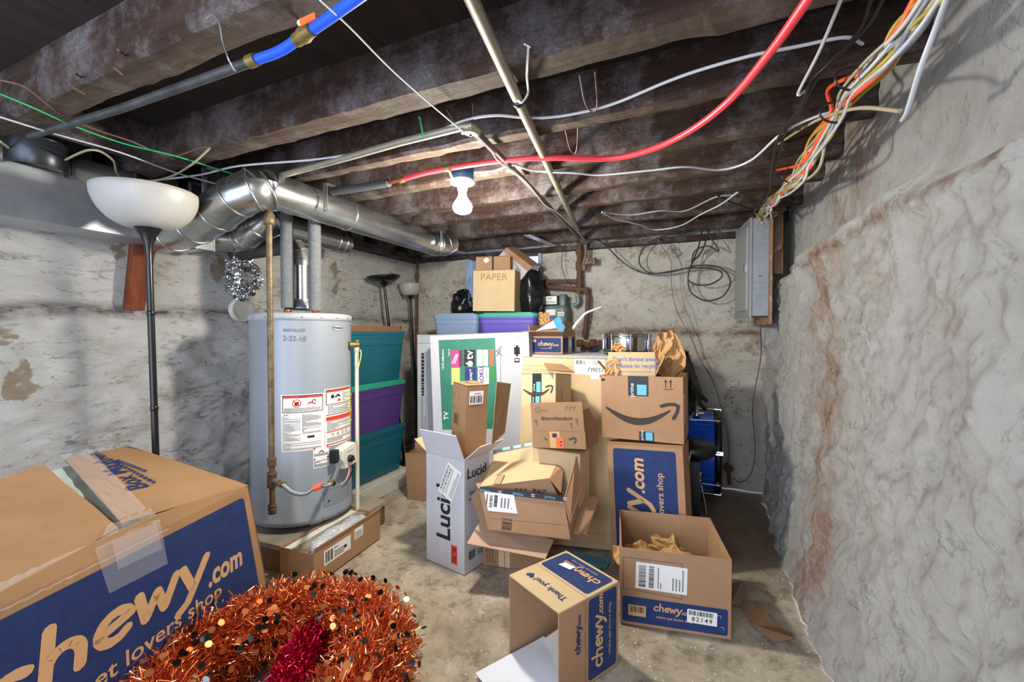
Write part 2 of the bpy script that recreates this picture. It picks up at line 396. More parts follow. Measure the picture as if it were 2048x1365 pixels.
# joists: (near y, far y)
JO = [(.67, .77), (1.115, 1.225), (1.50, 1.575), (1.85, 1.925), (2.235, 2.31), (2.53, 2.60), (2.99, 3.06), (3.44, 3.50)]
JN = ['nearest the camera', 'second from the camera', 'third from the camera, just before the bare bulb', 'fourth from the camera, just behind the bare bulb', 'fifth from the camera', 'sixth from the camera', 'seventh from the camera, third from the back wall', 'last one, closest to the back wall']
for i, (ya, yb) in enumerate(JO):
    m = MB(); n = 90; vs = []; x0, x1 = XL-.1, XR+.1
    for k in range(n+1):
        x = x0+(x1-x0)*k/n
        j = lambda s: fbm(Vector((x*2.5, i*7+s, s)))*.010+fbm(Vector((x*11, i*7+s, s)))*.005
        vs += [(x, ya+j(1)*.5, ZT+.005), (x, ya+j(2)*.7, ZJ+.012+j(3)), (x, ya+.012+j(2)*.7, ZJ+j(3)), (x, yb-.010+j(4), ZJ+j(5)), (x, yb+j(6)*.5, ZT+.005)]
    A = []; B = []
    for k in range(n):
        for q in range(4):
            f = (k*5+q, k*5+q+1, (k+1)*5+q+1, (k+1)*5+q); (B if q == 2 else A).append(f)
    m.add(vs, A, M_JOIST); m.add(vs, B, M_JOISTB)
    m.add(vs[:5], [(0, 1, 2, 3, 4)], M_JOIST); m.add(vs[-5:], [(4, 3, 2, 1, 0)], M_JOIST)
    solo('ceiling_joist', m, 'dusty dark wooden ceiling joist, '+JN[i], 'joist', 'ceiling joists')
# header blocks and sill at the left ends
m = MB(); m.box(-2.33, .77, ZJ+.01, -2.27, 1.115, ZT, M_JOIST); solo('header_block', m, 'short dark wooden header between the first two joists by the left wall', 'beam')
m = MB(); m.box(XL-.12, Y0, ZJ-.035, XL+.12, YB, ZJ+.012, M_JOIST); solo('sill_beam', m, 'dark rough wooden sill lying on top of the left stone wall', 'beam')
m = MB(); m.box(XL, YB-.07, ZJ-.03, XR+.1, YB+.1, ZJ+.012, M_JOIST); solo('sill_beam', m, 'dark rough wooden sill lying on top of the back wall', 'beam')
# pale bridging strap pieces near the back
MST = mat('galvanized_strap', '#b9bcc0', .4, .7, col2='#8d9094', nscale=20)
for (a, b, lab) in (((880, 492), (930, 507), 'pale strap under the joists beside the end of the round duct'), ((1055, 470), (1110, 492), 'pale strap under the joists above the window')):
    q0 = P(*a, z=1.972); q1 = P(*b, z=1.972); m = MB(); d = Vector((.03, 0, 0))
    m.add([q0-d, q0+d, q1+d, q1-d, q0-d-Vector((0, 0, .004)), q0+d-Vector((0, 0, .004)), q1+d-Vector((0, 0, .004)), q1-d-Vector((0, 0, .004))], [(0, 1, 2, 3), (7, 6, 5, 4), (0, 4, 5, 1), (1, 5, 6, 2), (2, 6, 7, 3), (3, 7, 4, 0)], MST)
    solo('joist_strap', m, lab, 'strap')
# ------------------------------------------------------------------ shared materials
GALV = mat('galvanized_steel', '#c3c5c6', .27, .95, col2='#9a9c9c', nscale=5, bump=.12, bscale=9)
GALVD = mat('galvanized_dull', '#b4b8bd', .42, .8, col2='#989ca2', nscale=7)
CHROME = mat('chrome', '#c4c6c8', .16, 1)
BLK = mat('black_plastic', '#141414', .45)
BLKM = mat('black_paint_metal', '#1a1918', .3, .3)
WHT = mat('white_plastic', '#e9e7e0', .5)
WPR = mat('white_print', '#eceae4', .7)
INK = mat('black_ink', '#1c1a19', .8)
GREYINK = mat('grey_ink', '#6d6a68', .8)
RED = mat('red_print', '#d33a2b', .6)
ORG = mat('orange_plastic', '#e8632c', .5)
COPPER = mat('copper', '#b3714a', .35, .9)
BRASS = mat('old_brass', '#a08a55', .4, .7, col2='#77683f', nscale=40)
RUST = mat('rusty_iron', '#5a4538', .8, .3, col2='#7a523c', nscale=25, bump=.5, bscale=80)
RUSTG = mat('gas_pipe_iron', '#7d6a50', .55, .5, col2='#4f4032', nscale=20, bump=.3, bscale=90)
YEL = mat('yellow_tag', '#e6d84a', .6)
GREENP = mat('green_plastic', '#1f8f5a', .5)

# ------------------------------------------------------------------ floor lamps
BOWL = mat('frosted_bowl', '#aba9a3', .45, col2='#9c9a95', nscale=3)
def torchiere(label, top, base, R, H, bowl_m, stem_m, cone=.07, rim_tilt=None):
    """top: centre of the bowl foot; base: foot on the floor"""
    top = Vector(top); base = Vector(base); ax = (top-base); L_ = ax.length
    q = Vector((0, 0, 1)).rotation_difference(ax).to_matrix().to_4x4()
    t = thing('floor_lamp', label, 'lamp', M=Matrix.Translation(base) @ q, group='uplight floor lamps')
    m = MB(); m.lathe([(.001, 0), (.12, 0), (.125, .012), (.11, .025), (.03, .035), (.012, .05)], stem_m); part('lamp_base', m, t)
    m = MB(); m.tube([(0, 0, .04), (0, 0, L_-cone)], .0125, stem_m, n=14, curve=False)
    for z in (.45, .9, 1.3): m.lathe([(.0125, z-.01), (.0145, z-.006), (.0145, z+.006), (.0125, z+.01)], stem_m, n=16)
    part('pole', m, t)
    m = MB(); m.lathe([(.0125, L_-cone), (.015, L_-cone*.7), (.028, L_-cone*.3), (.045, L_), (.05, L_+.004), (.02, L_+.004)], stem_m, n=32); part('bowl_holder', m, t)
    m = MB(); pr = []
    for k in range(15):
        a = k/14; r = .045+(R-.045)*sin(a*pi/2)**.9; pr.append((r, L_+.002+H*(1-cos(a*pi/2))**.9))
    pr2 = [(max(r-.004, .01), z+.003) for r, z in pr[::-1]]
    m.lathe(pr+pr2+[(.01, L_+.01)], bowl_m, n=56); part('lamp_shade', m, t)
    return t
tp = P(296, 468, t=1.78)
torchiere('tall black floor lamp with a big frosted white bowl, in front of the rectangular duct', (tp.x, tp.y, tp.z+.02), (tp.x+.03, tp.y+.01, 0), .178, .15, BOWL, BLKM, .10)
bk = mat('black_bowl', '#1b1c1b', .25, .2)
a = P(768, 566, y=3.05)
t = torchiere('leaning floor lamp with a shallow black bowl behind the stacked totes', (a.x, a.y, a.z), (a.x+.12, a.y+.12, 0), .148, .055, bk, BLKM, .04)
m = MB(); m.lathe([(.04, 0), (.052, .004), (.052, .016), (.04, .02)], mat('teal_ring', '#3f9c8d', .4), Matrix.Translation((0, 0, (Vector(a)-Vector((a.x+.12, a.y+.12, 0))).length))); part('ring', m, t, label='teal ring under the black bowl')
a = P(821, 592, y=3.45)
torchiere('slim black floor lamp with a small white cone shade, in the back corner', (a.x, a.y, a.z), (a.x+.05, a.y+.06, 0), .105, .115, BOWL, BLKM, .035)

# ------------------------------------------------------------------ ducts
m = MB()
DX0, DX1, DZ0, DZ1 = XL+.03, -2.49, 1.677, 1.895
def rduct(y0, y1):
    return [(DX0, y0, DZ0), (DX1, y0, DZ0), (DX1, y1, DZ0), (DX0, y1, DZ0), (DX0, y0, DZ1), (DX1, y0, DZ1), (DX1, y1, DZ1), (DX0, y1, DZ1)]
t = thing('rectangular_duct', 'long galvanized rectangular sheet metal duct running along the left wall', 'duct', (DX1, 1.0, DZ0))
m.hexa(rduct(Y0+.4, 1.40), GALVD); part('duct_trunk', m, t, True)
m = MB(); m.hexa([(x+(.004 if x > -2.6 else 0), y, z+(-.003 if z < 1.7 else .003)) for x, y, z in rduct(1.40, 1.52)], GALV)
for y in (1.40, 1.425, 1.515): m.box(DX0, y-.004, DZ0-.008, DX1+.009, y+.004, DZ1+.007, GALV)
m.box(DX1, 1.405, DZ0+.02, DX1+.006, 1.42, DZ1-.02, GALV)
part('end_cap', m, t, True)
def seg_duct(mb, pts, r, mt, seams=True, n=36):
    pts = [Vector(p) for p in pts]
    mb.tube(pts, r, mt, n=n, curve=False)
    for i in range(1, len(pts)-1):
        T = (pts[i+1]-pts[i-1]).normalized()
        mb.tube([pts[i]-T*.006, pts[i]-T*.003, pts[i]+T*.003, pts[i]+T*.006], lambda s: r+(.005 if .2 < s < .8 else .001), mt, n=n, curve=False)
def pipe(px, r_): return [P(u, v, **k) for u, v, k in px]
t = thing('round_duct', 'big round galvanized duct with a gored elbow, running under the joists to the back', 'duct', (-2.2, 1.35, 1.7))
A0 = Vector((-2.49, 1.33, 1.765)); S0 = Vector((-1.845, 1.30, 1.885)); S1 = Vector((-1.845, 2.80, 1.885))
R1 = .088
m = MB(); seg_duct(m, [P(322, 472, t=2.26), P(352, 466, t=2.18), P(392, 450, t=2.08), P(436, 424, t=2.0), P(474, 396, t=1.95), P(508, 380, t=1.94), P(534, 382, t=1.98), Vector((-1.845, 1.345, 1.885))], R1*1.04, GALV); part('elbow', m, t, True)
m = MB(); seg_duct(m, [Vector((-1.845, 1.345, 1.885)), Vector((-1.845, 1.352, 1.885)), Vector((-1.84, 1.85, 1.885)), Vector((-1.84, 2.66, 1.885))], R1*.95, GALV); part('straight_run', m, t, True)
m = MB(); seg_duct(m, [Vector((-1.84, 2.66, 1.885)), Vector((-1.84, 2.74, 1.885)), Vector((-1.83, 2.83, 1.9)), Vector((-1.81, 2.90, 1.94))], R1*.97, GALV); part('end_boot', m, t, True)
t = thing('round_duct', 'smaller round duct behind the flue, capped beyond the insulated pipes', 'duct', (-2.3, 1.6, 1.75))
m = MB(); pts = [(-2.60, 1.50, 1.755), P(468, 478, t=2.52), P(492, 474, t=2.48), P(516, 456, t=2.45), P(534, 432, t=2.44), (-2.31, 1.76, 1.855), (-2.31, 1.80, 1.855)]
seg_duct(m, pts, .078, GALV); part('elbow', m, t, True)
m = MB(); seg_duct(m, [(-2.31, 1.80, 1.855), (-2.31, 2.20, 1.855), (-2.31, 2.26, 1.855), (-2.31, 2.31, 1.855)], .076, GALV); part('straight_run', m, t, True)
# take-off above the rectangular duct
t = thing('round_duct', 'dull round duct rising above the rectangular duct at far left', 'duct', (-2.45, .95, 1.9))
m = MB(); seg_duct(m, [(-2.62, .75, 1.93), (-2.55, .95, 1.93), (-2.52, 1.15, 1.92), (-2.5, 1.3, 1.87)], .07, mat('dull_duct', '#8b8883', .45, .7)); part('straight_run', m, t, True)
m = MB(); m.lathe([(.09, 0), (.09, .10), (.095, .10), (.095, .11)], mat('dark_collar', '#3a3d42', .35, .7), Matrix.Translation((-2.47, .82, 1.88))); part('collar', m, t, True)
# hangers
def hanger(u, v0, v1, lab, t_, w=.016):
    a = P(u, v0, t=t_); b = P(u, v1, t=t_); m = MB(); m.box(a.x-w, a.y-.002, b.z, a.x+w, a.y+.002, a.z, GALV); m.box(a.x-w, a.y, a.z-.004, a.x+w, a.y+.05, a.z, GALV)
    m.box(a.x-w, a.y-.006, b.z, a.x-w+.003, a.y, a.z, GALV)
    m.lathe([(.0, 0), (.006, 0), (.006, .004), (.0, .004)], GALVD, Matrix.Translation((a.x, a.y-.004, b.z+.015)) @ Matrix.Rotation(pi/2, 4, 'X'), n=10)
    solo('duct_hanger', m, lab, 'hanger', 'metal duct hangers')
hanger(409, 333, 402, 'metal hanger strip right behind the white lamp bowl, taller of the two there', 2.05)
hanger(381, 364, 405, 'short metal hanger strip just right of the lamp bowl rim', 2.2, .009)
hanger(651, 366, 423, 'metal hanger strip on the straight duct left of the bulb', 2.13, .011)
hanger(884, 462, 500, 'metal hanger strip at the far end of the big round duct', 3.1, .011)

# ------------------------------------------------------------------ water heater
HC = Vector((-2.15, 1.805, 0)); HR = .27; HB = .175; HT = 1.325
PHI0 = math.atan2(-HC.y, -HC.x)
GREY = mat('heater_enamel', '#8c939b', .38, .1, col2='#868d96', nscale=2)
GREYL = mat('heater_top_grey', '#a2a6aa', .4)
t = thing('water_heater', 'tall grey cylindrical gas water heater with warning labels', 'water heater', (HC.x, HC.y, HB-.03), rot=(0, 0, PHI0))
z_ = lambda z: z-(HB-.03)
m = MB(); m.lathe([(.001, z_(HB)), (HR-.012, z_(HB)), (HR+.004, z_(HB)+.004), (HR+.004, z_(HB)+.03), (HR, z_(HB)+.034), (HR, z_(1.255)), (HR, z_(1.285))], GREY, n=72); 
m.lathe([(HR, z_(1.285)), (HR+.005, z_(1.286)), (HR+.005, z_(1.315)), (HR-.006, z_(HT)), (.02, z_(HT)+.004)], GREYL, n=72)
part('tank', m, t)
def cyl_frame(phi, z, r=None):
    """frame on the tank: u along the arc to the viewer's right, v up, w out; phi measured from the camera side"""
    r = r or HR+.001; a = phi
    return Matrix.Translation((r*cos(a), r*sin(a), z)) @ Matrix(((-sin(a), 0, cos(a), 0), (cos(a), 0, sin(a), 0), (0, 1, 0, 0), (0, 0, 0, 1)))
def wrapped(fn, phi, zc, name, label=None):
    m = MB(); fn(m, Matrix.Identity(4)); out = []
    for v in m.v:
        a = phi+v.x/HR; r = HR+.0012+v.z; out.append(Vector((r*cos(a), r*sin(a), zc+v.y)))
    m.v = out; part(name, m, t, label=label)
def bgrid(m, w, h, mt, n=14, M=None):
    m.grid(lambda a, b: Vector((-w/2+w*a, -h/2+h*b, 0)), n, 1, mt)
def seg_rect(m, I, u0, v0, u1, v1, mt, w=.001):
    n = max(1, int((u1-u0)/.02)+1)
    for i in range(n): m.rect(I, u0+(u1-u0)*i/n, v0, u0+(u1-u0)*(i+1)/n, v1, mt, w)
def lab_main(m, I):
    w, h = .215, .305; bgrid(m, w, h, WPR)
    seg_rect(m, I, -.1, .055, .1, .148, INK, .0005); seg_rect(m, I, -.096, .059, .096, .144, WPR, .0009); seg_rect(m, I, -.096, .133, .096, .144, RED, .0013)
    m.txt(I, 'WARNING', 0, .1385, .009, INK, bold=.01, w=.0017)
    m.disc(I, -.03, .105, .022, RED, .0013, r2=.0175); m.box(-.04, .093, .0012, -.02, .113, .0014, INK)
    m.stroke(I, [(-.046, .12), (-.014, .09)], .004, RED, .002)
    m.poly(I, [(.015, .094), (.065, .094), (.06, .105), (.05, .104), (.048, .116), (.038, .108), (.03, .112), (.024, .102)], RED, .0013)
    m.stroke(I, [(.042, .104), (.05, .12), (.058, .122), (.062, .112)], .004, INK, .002)
    seg_rect(m, I, -.096, .08, .096, .0812, INK, .0013); m.fine(I, -.09, .062, .09, .079, INK, 3)
    seg_rect(m, I, -.095, .042, -.07, .046, RED, .0013)
    m.fine(I, -.1, -.095, -.012, .04, GREYINK, 26, seed=4); m.fine(I, -.004, -.06, .09, .048, GREYINK, 20, seed=5)
    m.rect(I, .02, -.085, .055, -.073, INK); m.fine(I, -.1, -.145, .09, -.1, GREYINK, 8, seed=6)
def lab_side(m, I):
    w, h = .215, .32; bgrid(m, w, h, WPR)
    seg_rect(m, I, -.1, .07, .1, .155, INK, .0005); seg_rect(m, I, -.096, .074, .096, .151, WPR, .0009); seg_rect(m, I, -.096, .14, .096, .151, RED, .0013)
    m.disc(I, -.06, .115, .011, INK); m.stroke(I, [(-.04, .11), (-.025, .122), (-.01, .112)], .01, INK); m.poly(I, [(-.03, .085), (-.005, .083), (.0, .095), (-.02, .1)], RED)
    m.fine(I, .01, .08, .09, .135, GREYINK, 8, seed=2)
    seg_rect(m, I, -.1, .0125, .1, .016, INK, .0013); m.fine(I, -.09, .02, .09, .068, GREYINK, 6, seed=8); m.disc(I, .05, .045, .013, INK, r2=.01)
    seg_rect(m, I, -.1, -.018, .1, .004, RED, .0013); m.fine(I, -.095, -.075, .095, -.02, GREYINK, 9, seed=9)
    seg_rect(m, I, -.1, -.083, .1, -.078, RED, .0013)
    for i in range(4): m.disc(I, -.06+i*.035, -.098, .008, GREYINK, r2=.005)
    m.fine(I, -.095, -.14, .095, -.112, GREYINK, 5, seed=10); seg_rect(m, I, -.1, -.153, .1, -.147, RED, .0013)
def lab_small(m, I):
    bgrid(m, .085, .115, WPR); m.rect(I, -.04, .045, .04, .056, RED); m.fine(I, -.038, .008, .038, .022, INK, 3); m.stroke(I, [(-.012, .026), (0, .036), (.012, .026)], .005, INK)
    m.rect(I, -.04, -.012, .04, -.002, RED); m.fine(I, -.038, -.052, .038, -.016, INK, 6)
def lab_yel(m, I): bgrid(m, .05, .17, YEL); m.fine(I, -.02, -.07, .02, .07, INK, 9)
wrapped(lab_main, 0.0, z_(.735), 'warning_label'); wrapped(lab_side, rad(46), z_(.745), 'warning_label')
wrapped(lab_small, rad(19), z_(.535), 'warning_label'); wrapped(lab_yel, rad(73), z_(.77), 'energy_label', 'yellow energy label')
def badge(m, I):
    m.add([(.04*cos(2*pi*k/24), .017*sin(2*pi*k/24), .0006) for k in range(24)], [tuple(range(24))], GALVD); m.add([(.036*cos(2*pi*k/24), .0145*sin(2*pi*k/24), .0010) for k in range(24)], [tuple(range(24))], GREYL)
    m.txt(I, 'Whirlpool', 0, 0, .017, INK, bold=.02)
wrapped(badge, rad(42), z_(1.245), 'badge')
def ink(m, I):
    m.txt(I, 'INSTALLED', -.0, .03, .024, GREYINK, w=.0012, sx=.9); m.txt(I, '2-22-10', .0, -.015, .04, GREYINK, w=.0012, sx=.9, rot=-3)
wrapped(ink, rad(-8), z_(1.20), 'handwriting')
def door(m, I):
    bgrid(m, .19, .10, GREY, 10)
    for (u0, v0, u1, v1) in ((-.095, -.05, -.092, .05), (.092, -.05, .095, .05), (-.095, .047, .095, .05)): seg_rect(m, I, u0, v0, u1, v1, GREYL, .003)
    m.disc(I, -.07, -.02, .006, INK, .004, 12)
wrapped(door, rad(42), z_(.30), 'burner_access_door')
for a_ in (15, 95, -60, 180):
    m = MB(); fr = cyl_frame(rad(a_), 0, HR-.05); m.box(-.03, 0, -.01, .03, .06, .01, GALVD, fr); m.box(-.02, .012, .009, .02, .05, .014, GREY, fr); part('foot', m, t)
# rivets
m = MB()
for a_ in range(-80, 100, 20):
    for z in (z_(HB)+.015, z_(1.30)): m.add(*[(lambda fr: ([fr @ Vector((.004*cos(2*pi*k/8), .004*sin(2*pi*k/8), .0065)) for k in range(8)]))(cyl_frame(rad(a_), z)), [tuple(range(8))]], mat('rivet', '#6c7076', .4, .5))
part('rivets', m, t)
# gas control valve
g = P(692, 947, t=2.17); fr = wm(t) @ cyl_frame(rad(47), z_(.515), HR)
t2 = t
m = MB(); CREAM = mat('valve_cream', '#d8d4c8', .45)
m.loft([(0, .12, .12, .01), (.055, .12, .12, .012), (.06, .112, .112, .012)], CREAM, fr @ Matrix.Rotation(rad(8), 4, 'Z'))
gv = part('gas_valve', m, t2, True)
frv = fr @ Matrix.Rotation(rad(8), 4, 'Z')
m = MB(); m.lathe([(.02, .06), (.02, .078), (.012, .08), (.001, .08)], BLK, frv @ Matrix.Translation((-.01, -.012, 0)), n=20); part('dial', m, gv, True)
m = MB(); m.rect(frv, -.035, .018, .04, .042, WPR, .0606); m.fine(frv, -.03, .022, .035, .038, GREYINK, 3, .0612); m.rect(frv, .0, -.04, .035, -.03, INK, .0606); part('valve_label', m, gv, True)
m = MB(); m.box(-.03, -.02, 0, .03, .05, .035, BLK, fr @ Matrix.Translation((-.07, 0, 0))); part('valve_bracket', m, gv, True)
for q, mt_ in ((-.02, WHT), (0, RED), (.015, INK)):
    m = MB(); m.tube([frv @ Vector((q+.01, -.05, .03)), frv @ Vector((q+.02, -.09, .04)), frv @ Vector((q, -.14, .03)), frv @ Vector((q-.01, -.17, .0))], .0035, mt_, n=6); part('wire', m, gv, True)
# draft hood
m = MB(); m.lathe([(.055, .06), (.056, .045), (.085, .012), (.085, 0), (.05, 0)], GALVD, Matrix.Translation((0, 0, z_(HT)+.028)), n=40)
for a_ in (40, 160, 280): m.box(-.006, -.001, 0, .006, .002, .04, GALVD, Matrix.Translation((.07*cos(rad(a_)), .07*sin(rad(a_)), z_(HT))))
part('draft_hood', m, t)

t = thing('flue_pipe', 'metal flue rising from the water heater and elbowing left into the wall', 'pipe', (HC.x, HC.y, HT+.08))
m = MB(); m.tube([(HC.x, HC.y, HT+.08), (HC.x, HC.y, HT+.285)], .05, GALV, n=32, curve=False); part('straight_run', m, t, True)
FL = mat('old_flue_metal', '#8d8a84', .5, .5, col2='#6e6c68', nscale=15)
m = MB(); e0 = Vector((HC.x, HC.y, HT+.285)); w_ = P(478, 503, x=XL+.06)
seg_duct(m, [e0, e0+Vector((0, 0, .03)), e0+Vector((-.012, -.004, .07)), e0+Vector((-.045, -.008, .105)), e0+Vector((-.09, -.012, .125))], .055, FL); part('elbow', m, t, True)
m = MB(); e1 = e0+Vector((-.09, -.012, .125)); m.tube([e1, Vector((XL+.02, w_.y, e1.z-.01))], .05, mat('dark_flue', '#57534e', .6, .3, col2='#3d3a37', nscale=12), n=28, curve=False); part('horizontal_run', m, t, True)
FOAM = mat('pipe_foam', '#6f7173', .9, col2='#5e6062', nscale=60, bump=.4, bscale=150)
for u, v0, v1, dz, lab in ((575, 616, 428, 0, 'left of the two foam insulated pipes above the water heater'), (630.5, 622, 440, 0, 'right of the two foam insulated pipes above the water heater')):
    tt = 2.40 if u < 600 else 2.38
    a = P(u, v0, t=tt); b = P(u, v1, t=tt); t = thing('insulated_pipe', lab, 'pipe', (a.x, a.y, HT+.003), group='foam insulated water pipes')
    m = MB(); m.tube([(a.x, a.y, a.z), (a.x, a.y, 1.97)], .033, FOAM, n=24, curve=False); part('foam_sleeve', m, t, True)
    m = MB(); m.lathe([(.012, 0), (.019, .002), (.019, .02), (.014, .022), (.014, .06)], COPPER, Matrix.Translation((a.x, a.y, HT+.004)), n=14); part('copper_fitting', m, t, True)

# gas pipe with flex connector
GX = P(541, 700, t=2.02); gx, gy = GX.x, GX.y
t = thing('gas_pipe', 'thin brown iron gas pipe standing vertically in front of the water heater', 'pipe', (gx, gy, P(538, 1025, t=2.02).z))
m = MB(); zt, zb = P(541, 430, t=2.02).z, P(538, 1022, t=2.02).z
m.tube([(gx, gy, zb), (gx, gy, zt)], .0135, RUSTG, n=16, curve=False); part('riser', m, t, True)
zj = P(540, 962, t=2.02).z; zc = P(540, 926, t=2.02).z
m = MB(); I = Matrix.Translation((gx, gy, 0))
for z, h, r in ((zj, .035, .021), (zc, .018, .019), (zb+.01, .014, .018)): m.lathe([(.013, z-h), (r, z-h), (r+.002, z-h+.006), (r, z-h+.01), (r, z+h-.01), (r+.002, z+h-.006), (r, z+h), (.013, z+h)], RUST, I, n=16)
m.lathe([(.0, 0), (.018, .002), (.018, .02), (.0135, .022)], RUST, Matrix.Translation((gx, gy, zb-.022)), n=12)
part('tee_fitting', m, t, True)
m = MB(); m.lathe([(.013, zt-.05), (.026, zt-.05), (.026, zt-.02), (.02, zt-.015), (.02, zt), (.013, zt+.002), (.013, zt+.05)], RUSTG, I, n=8); part('union_fitting', m, t, True)
FLEX = mat('flex_grey', '#8b9196', .4, .6)
vend = frv @ Vector((-.05, -.01, .03))
pts = [Vector((gx, gy, zj)), P(562, 968, t=2.0), P(585, 985, t=2.0), P(610, 988, t=2.02), P(634, 973, t=2.06), P(664, 966, t=2.09), vend]
m = MB(); cp = cr(pts, 24); m.tube(cp, lambda s: .0105+.0014*sin(s*330), FLEX, n=12, curve=False); fx = part('flex_connector', m, t, True)
m = MB(); m.tube([P(626, 978, t=2.05), P(648, 970, t=2.07)], .015, ORG, n=10, curve=False); part('orange_tag', m, fx, True)
for q in (pts[1], pts[-2]):
    m = MB(); m.lathe([(.012, -.015), (.018, -.013), (.018, .013), (.012, .015)], BRASS, Matrix.Translation(q) @ Matrix.Rotation(pi/2, 4, 'Y') @ Matrix.Rotation(rad(20), 4, 'X'), n=6, smooth=False); part('nut', m, fx, True)
# relief pipe
a = P(713, 690, t=2.56)
t = thing('relief_pipe', 'white plastic discharge pipe running down beside the water heater', 'pipe', (a.x, a.y, .142))
PVC = mat('cream_pvc', '#d9d0bd', .45)
m = MB(); m.tube([(a.x, a.y, .142), (a.x, a.y, a.z)], .0115, PVC, n=14, curve=False); m.lathe([(.0115, 0), (.015, 0), (.015, .04), (.0115, .04)], PVC, Matrix.Translation((a.x, a.y, a.z-.045)), n=14); part('pipe', m, t, True)
m = MB(); q = P(698, 690, t=2.52); m.tube([q, P(716, 690, t=2.56)], .018, BRASS, n=12, curve=False); m.tube([(a.x, a.y, a.z-.005), (a.x, a.y, a.z+.01)], .018, BRASS, n=12, curve=False); m.box(a.x+.004, a.y-.01, a.z-.01, a.x+.008, a.y+.01, a.z+.03, GALV); part('relief_valve', m, t, True)
m = MB(); m.tube([P(721, 700, t=2.53), P(722, 712, t=2.53), P(717, 735, t=2.53)], .003, YEL, n=6); part('yellow_tag', m, t, True)

# pad under the heater
t = thing('wooden_skid', 'low wooden platform under the water heater', 'platform', (HC.x, HC.y, 0))
m = MB(); pw = mat('pad_top', '#a89c8c', .85, col2='#7d7266', nscale=6)
M_ = Matrix.Translation((HC.x+.02, HC.y-.0, 0)) @ Matrix.Rotation(rad(4), 4, 'Z')
m.box(-.34, -.34, .115, .32, .34, .14, pw, M_); part('top_board', m, t, True)
for y in (-.33, 0, .28):
    m = MB(); m.box(-.33, y, 0, .31, y+.05, .115, M_LATH, M_); part('runner', m, t, True)

# ------------------------------------------------------------------ wall items on the left
def wall_x(u, v, d=.0): return P(u, v, x=XL+.055+d)
m = MB(); R_ = random.Random(2); c = wall_x(484, 556, .02)
def foil(a, b):
    r = math.hypot(a-.5, b-.5)*2; ang = math.atan2(b-.5, a-.5)
    p = Vector((a*9, b*9, 0)); n1 = noise.noise(p*1.5); n2 = noise.noise(p*1.5+Vector((9, 2, 1))); n3 = noise.noise(p*4)
    k = 1+.3*noise.noise(Vector((cos(ang)*2.5, sin(ang)*2.5, 3)))*r
    dome = .03*max(0, 1-(r/.45)**2)**.5 if r < .45 else 0
    return Vector((c.x+.012+dome+(.014*n1+.014*n3)*min(1, max(.25, (r-.3)*3))+.006*n2, c.y+(a-.5)*.25*k+.015*n2, c.z+(b-.5)*.29*k+.015*n3))
FOIL = mat('foil', '#cfd2d4', .22, 1)
m.grid(foil, 60, 60, FOIL, smooth=False, skip=lambda a, b: math.hypot(a-.5, b-.5) > .5+.05*noise.noise(Vector((a*12, b*12, 5))))
solo('foil_cover', m, 'crumpled aluminium foil sheet covering a round opening in the left wall', 'foil')
c = wall_x(489, 620, .005)
m = MB(); PL = mat('painted_cap', '#d8d2c6', .8, col2='#b7ad9e', nscale=8, bump=.2)
m.lathe([(.078, -.04), (.078, -.012), (.074, -.004), (.068, -.006), (.0, -.004)], PL, Matrix.Translation(c) @ Matrix.Rotation(pi/2, 4, 'Y'), n=32); solo('wall_cap', m, 'round painted cap on the left wall just below the foil', 'cap')
m = MB(); q = [wall_x(u, v, .01) for u, v in ((255, 620), (289, 622), (312, 500), (268, 488))]; q2 = [p+Vector((-.05, 0, 0)) for p in q]
m.hexa([q2[0], q2[1], q[1], q[0], q2[3], q2[2], q[2], q[3]], M_REDWOOD); solo('wooden_block', m, 'reddish wooden block set in the left wall behind the lamp pole', 'wood')

# ------------------------------------------------------------------ totes
def tote(label, w, d, h, body, lid, M, group='plastic storage totes', lidh=.035, rim=True):
    t = thing('storage_tote', label, 'tote', M=M, group=group)
    hb = h-(lidh if lid else 0)
    m = MB(); k = .88
    secs = [(0, w*k, d*k, .04), (.01, w*k+.006, d*k+.006, .04), (hb*.72, w*.955, d*.955, .04), (hb*.74, w*.97, d*.97, .04), (hb*.86, w*.975, d*.975, .04)]
    secs += [(hb*.88, w*.985, d*.985, .04), (hb-.025, w*.988, d*.988, .04), (hb-.024, w*1.01, d*1.01, .045), (hb, w*1.012, d*1.012, .045)]
    if not lid: secs += [(hb, w*.97, d*.97, .04), (hb*.5, w*.93, d*.93, .04), (.015, w*.86, d*.86, .04)]
    m.loft(secs, body, smooth=False); part('bin', m, t)
    if lid:
        m = MB(); m.loft([(hb-.012, w*1.02, d*1.02, .045), (hb+.004, w*1.03, d*1.03, .045), (hb+.012, w*1.03, d*1.03, .045), (hb+.014, w*.98, d*.98, .045), (hb+.006, w*.97, d*.97, .045), (hb+.008, w*.9, d*.9, .04), (hb+lidh*.7, w*.89, d*.89, .04), (hb+lidh*.7, w*.8, d*.8, .03)], lid, smooth=False); part('lid', m, t)
    return t
TEAL = mat('teal_plastic', '#1c6676', .4, col2='#195c6b', nscale=3); PURP = mat('dark_purple_plastic', '#54397e', .4); LIDG = mat('sea_green_plastic', '#2fa283', .4)
BLUEP = mat('light_blue_plastic', '#8296b4', .45); VIO = mat('violet_plastic', '#5c4bb0', .4)
TY = 2.475
tote('dark teal storage tote, bottom one in the stack beside the water heater', .46, .75, .375, TEAL, TEAL, Matrix.Translation((-2.432, TY, .115)))
tote('dark purple storage tote with green lid, middle of the stack', .46, .75, .375, PURP, LIDG, Matrix.Translation((-2.432, TY, .475)))
tt = tote('open dark teal storage tote on top of the stack', .46, .75, .385, TEAL, None, Matrix.Translation((-2.432, TY, .84)))
m = MB(); BRN = mat('brown_board', '#8f6545', .7, col2='#7a5438', nscale=9)
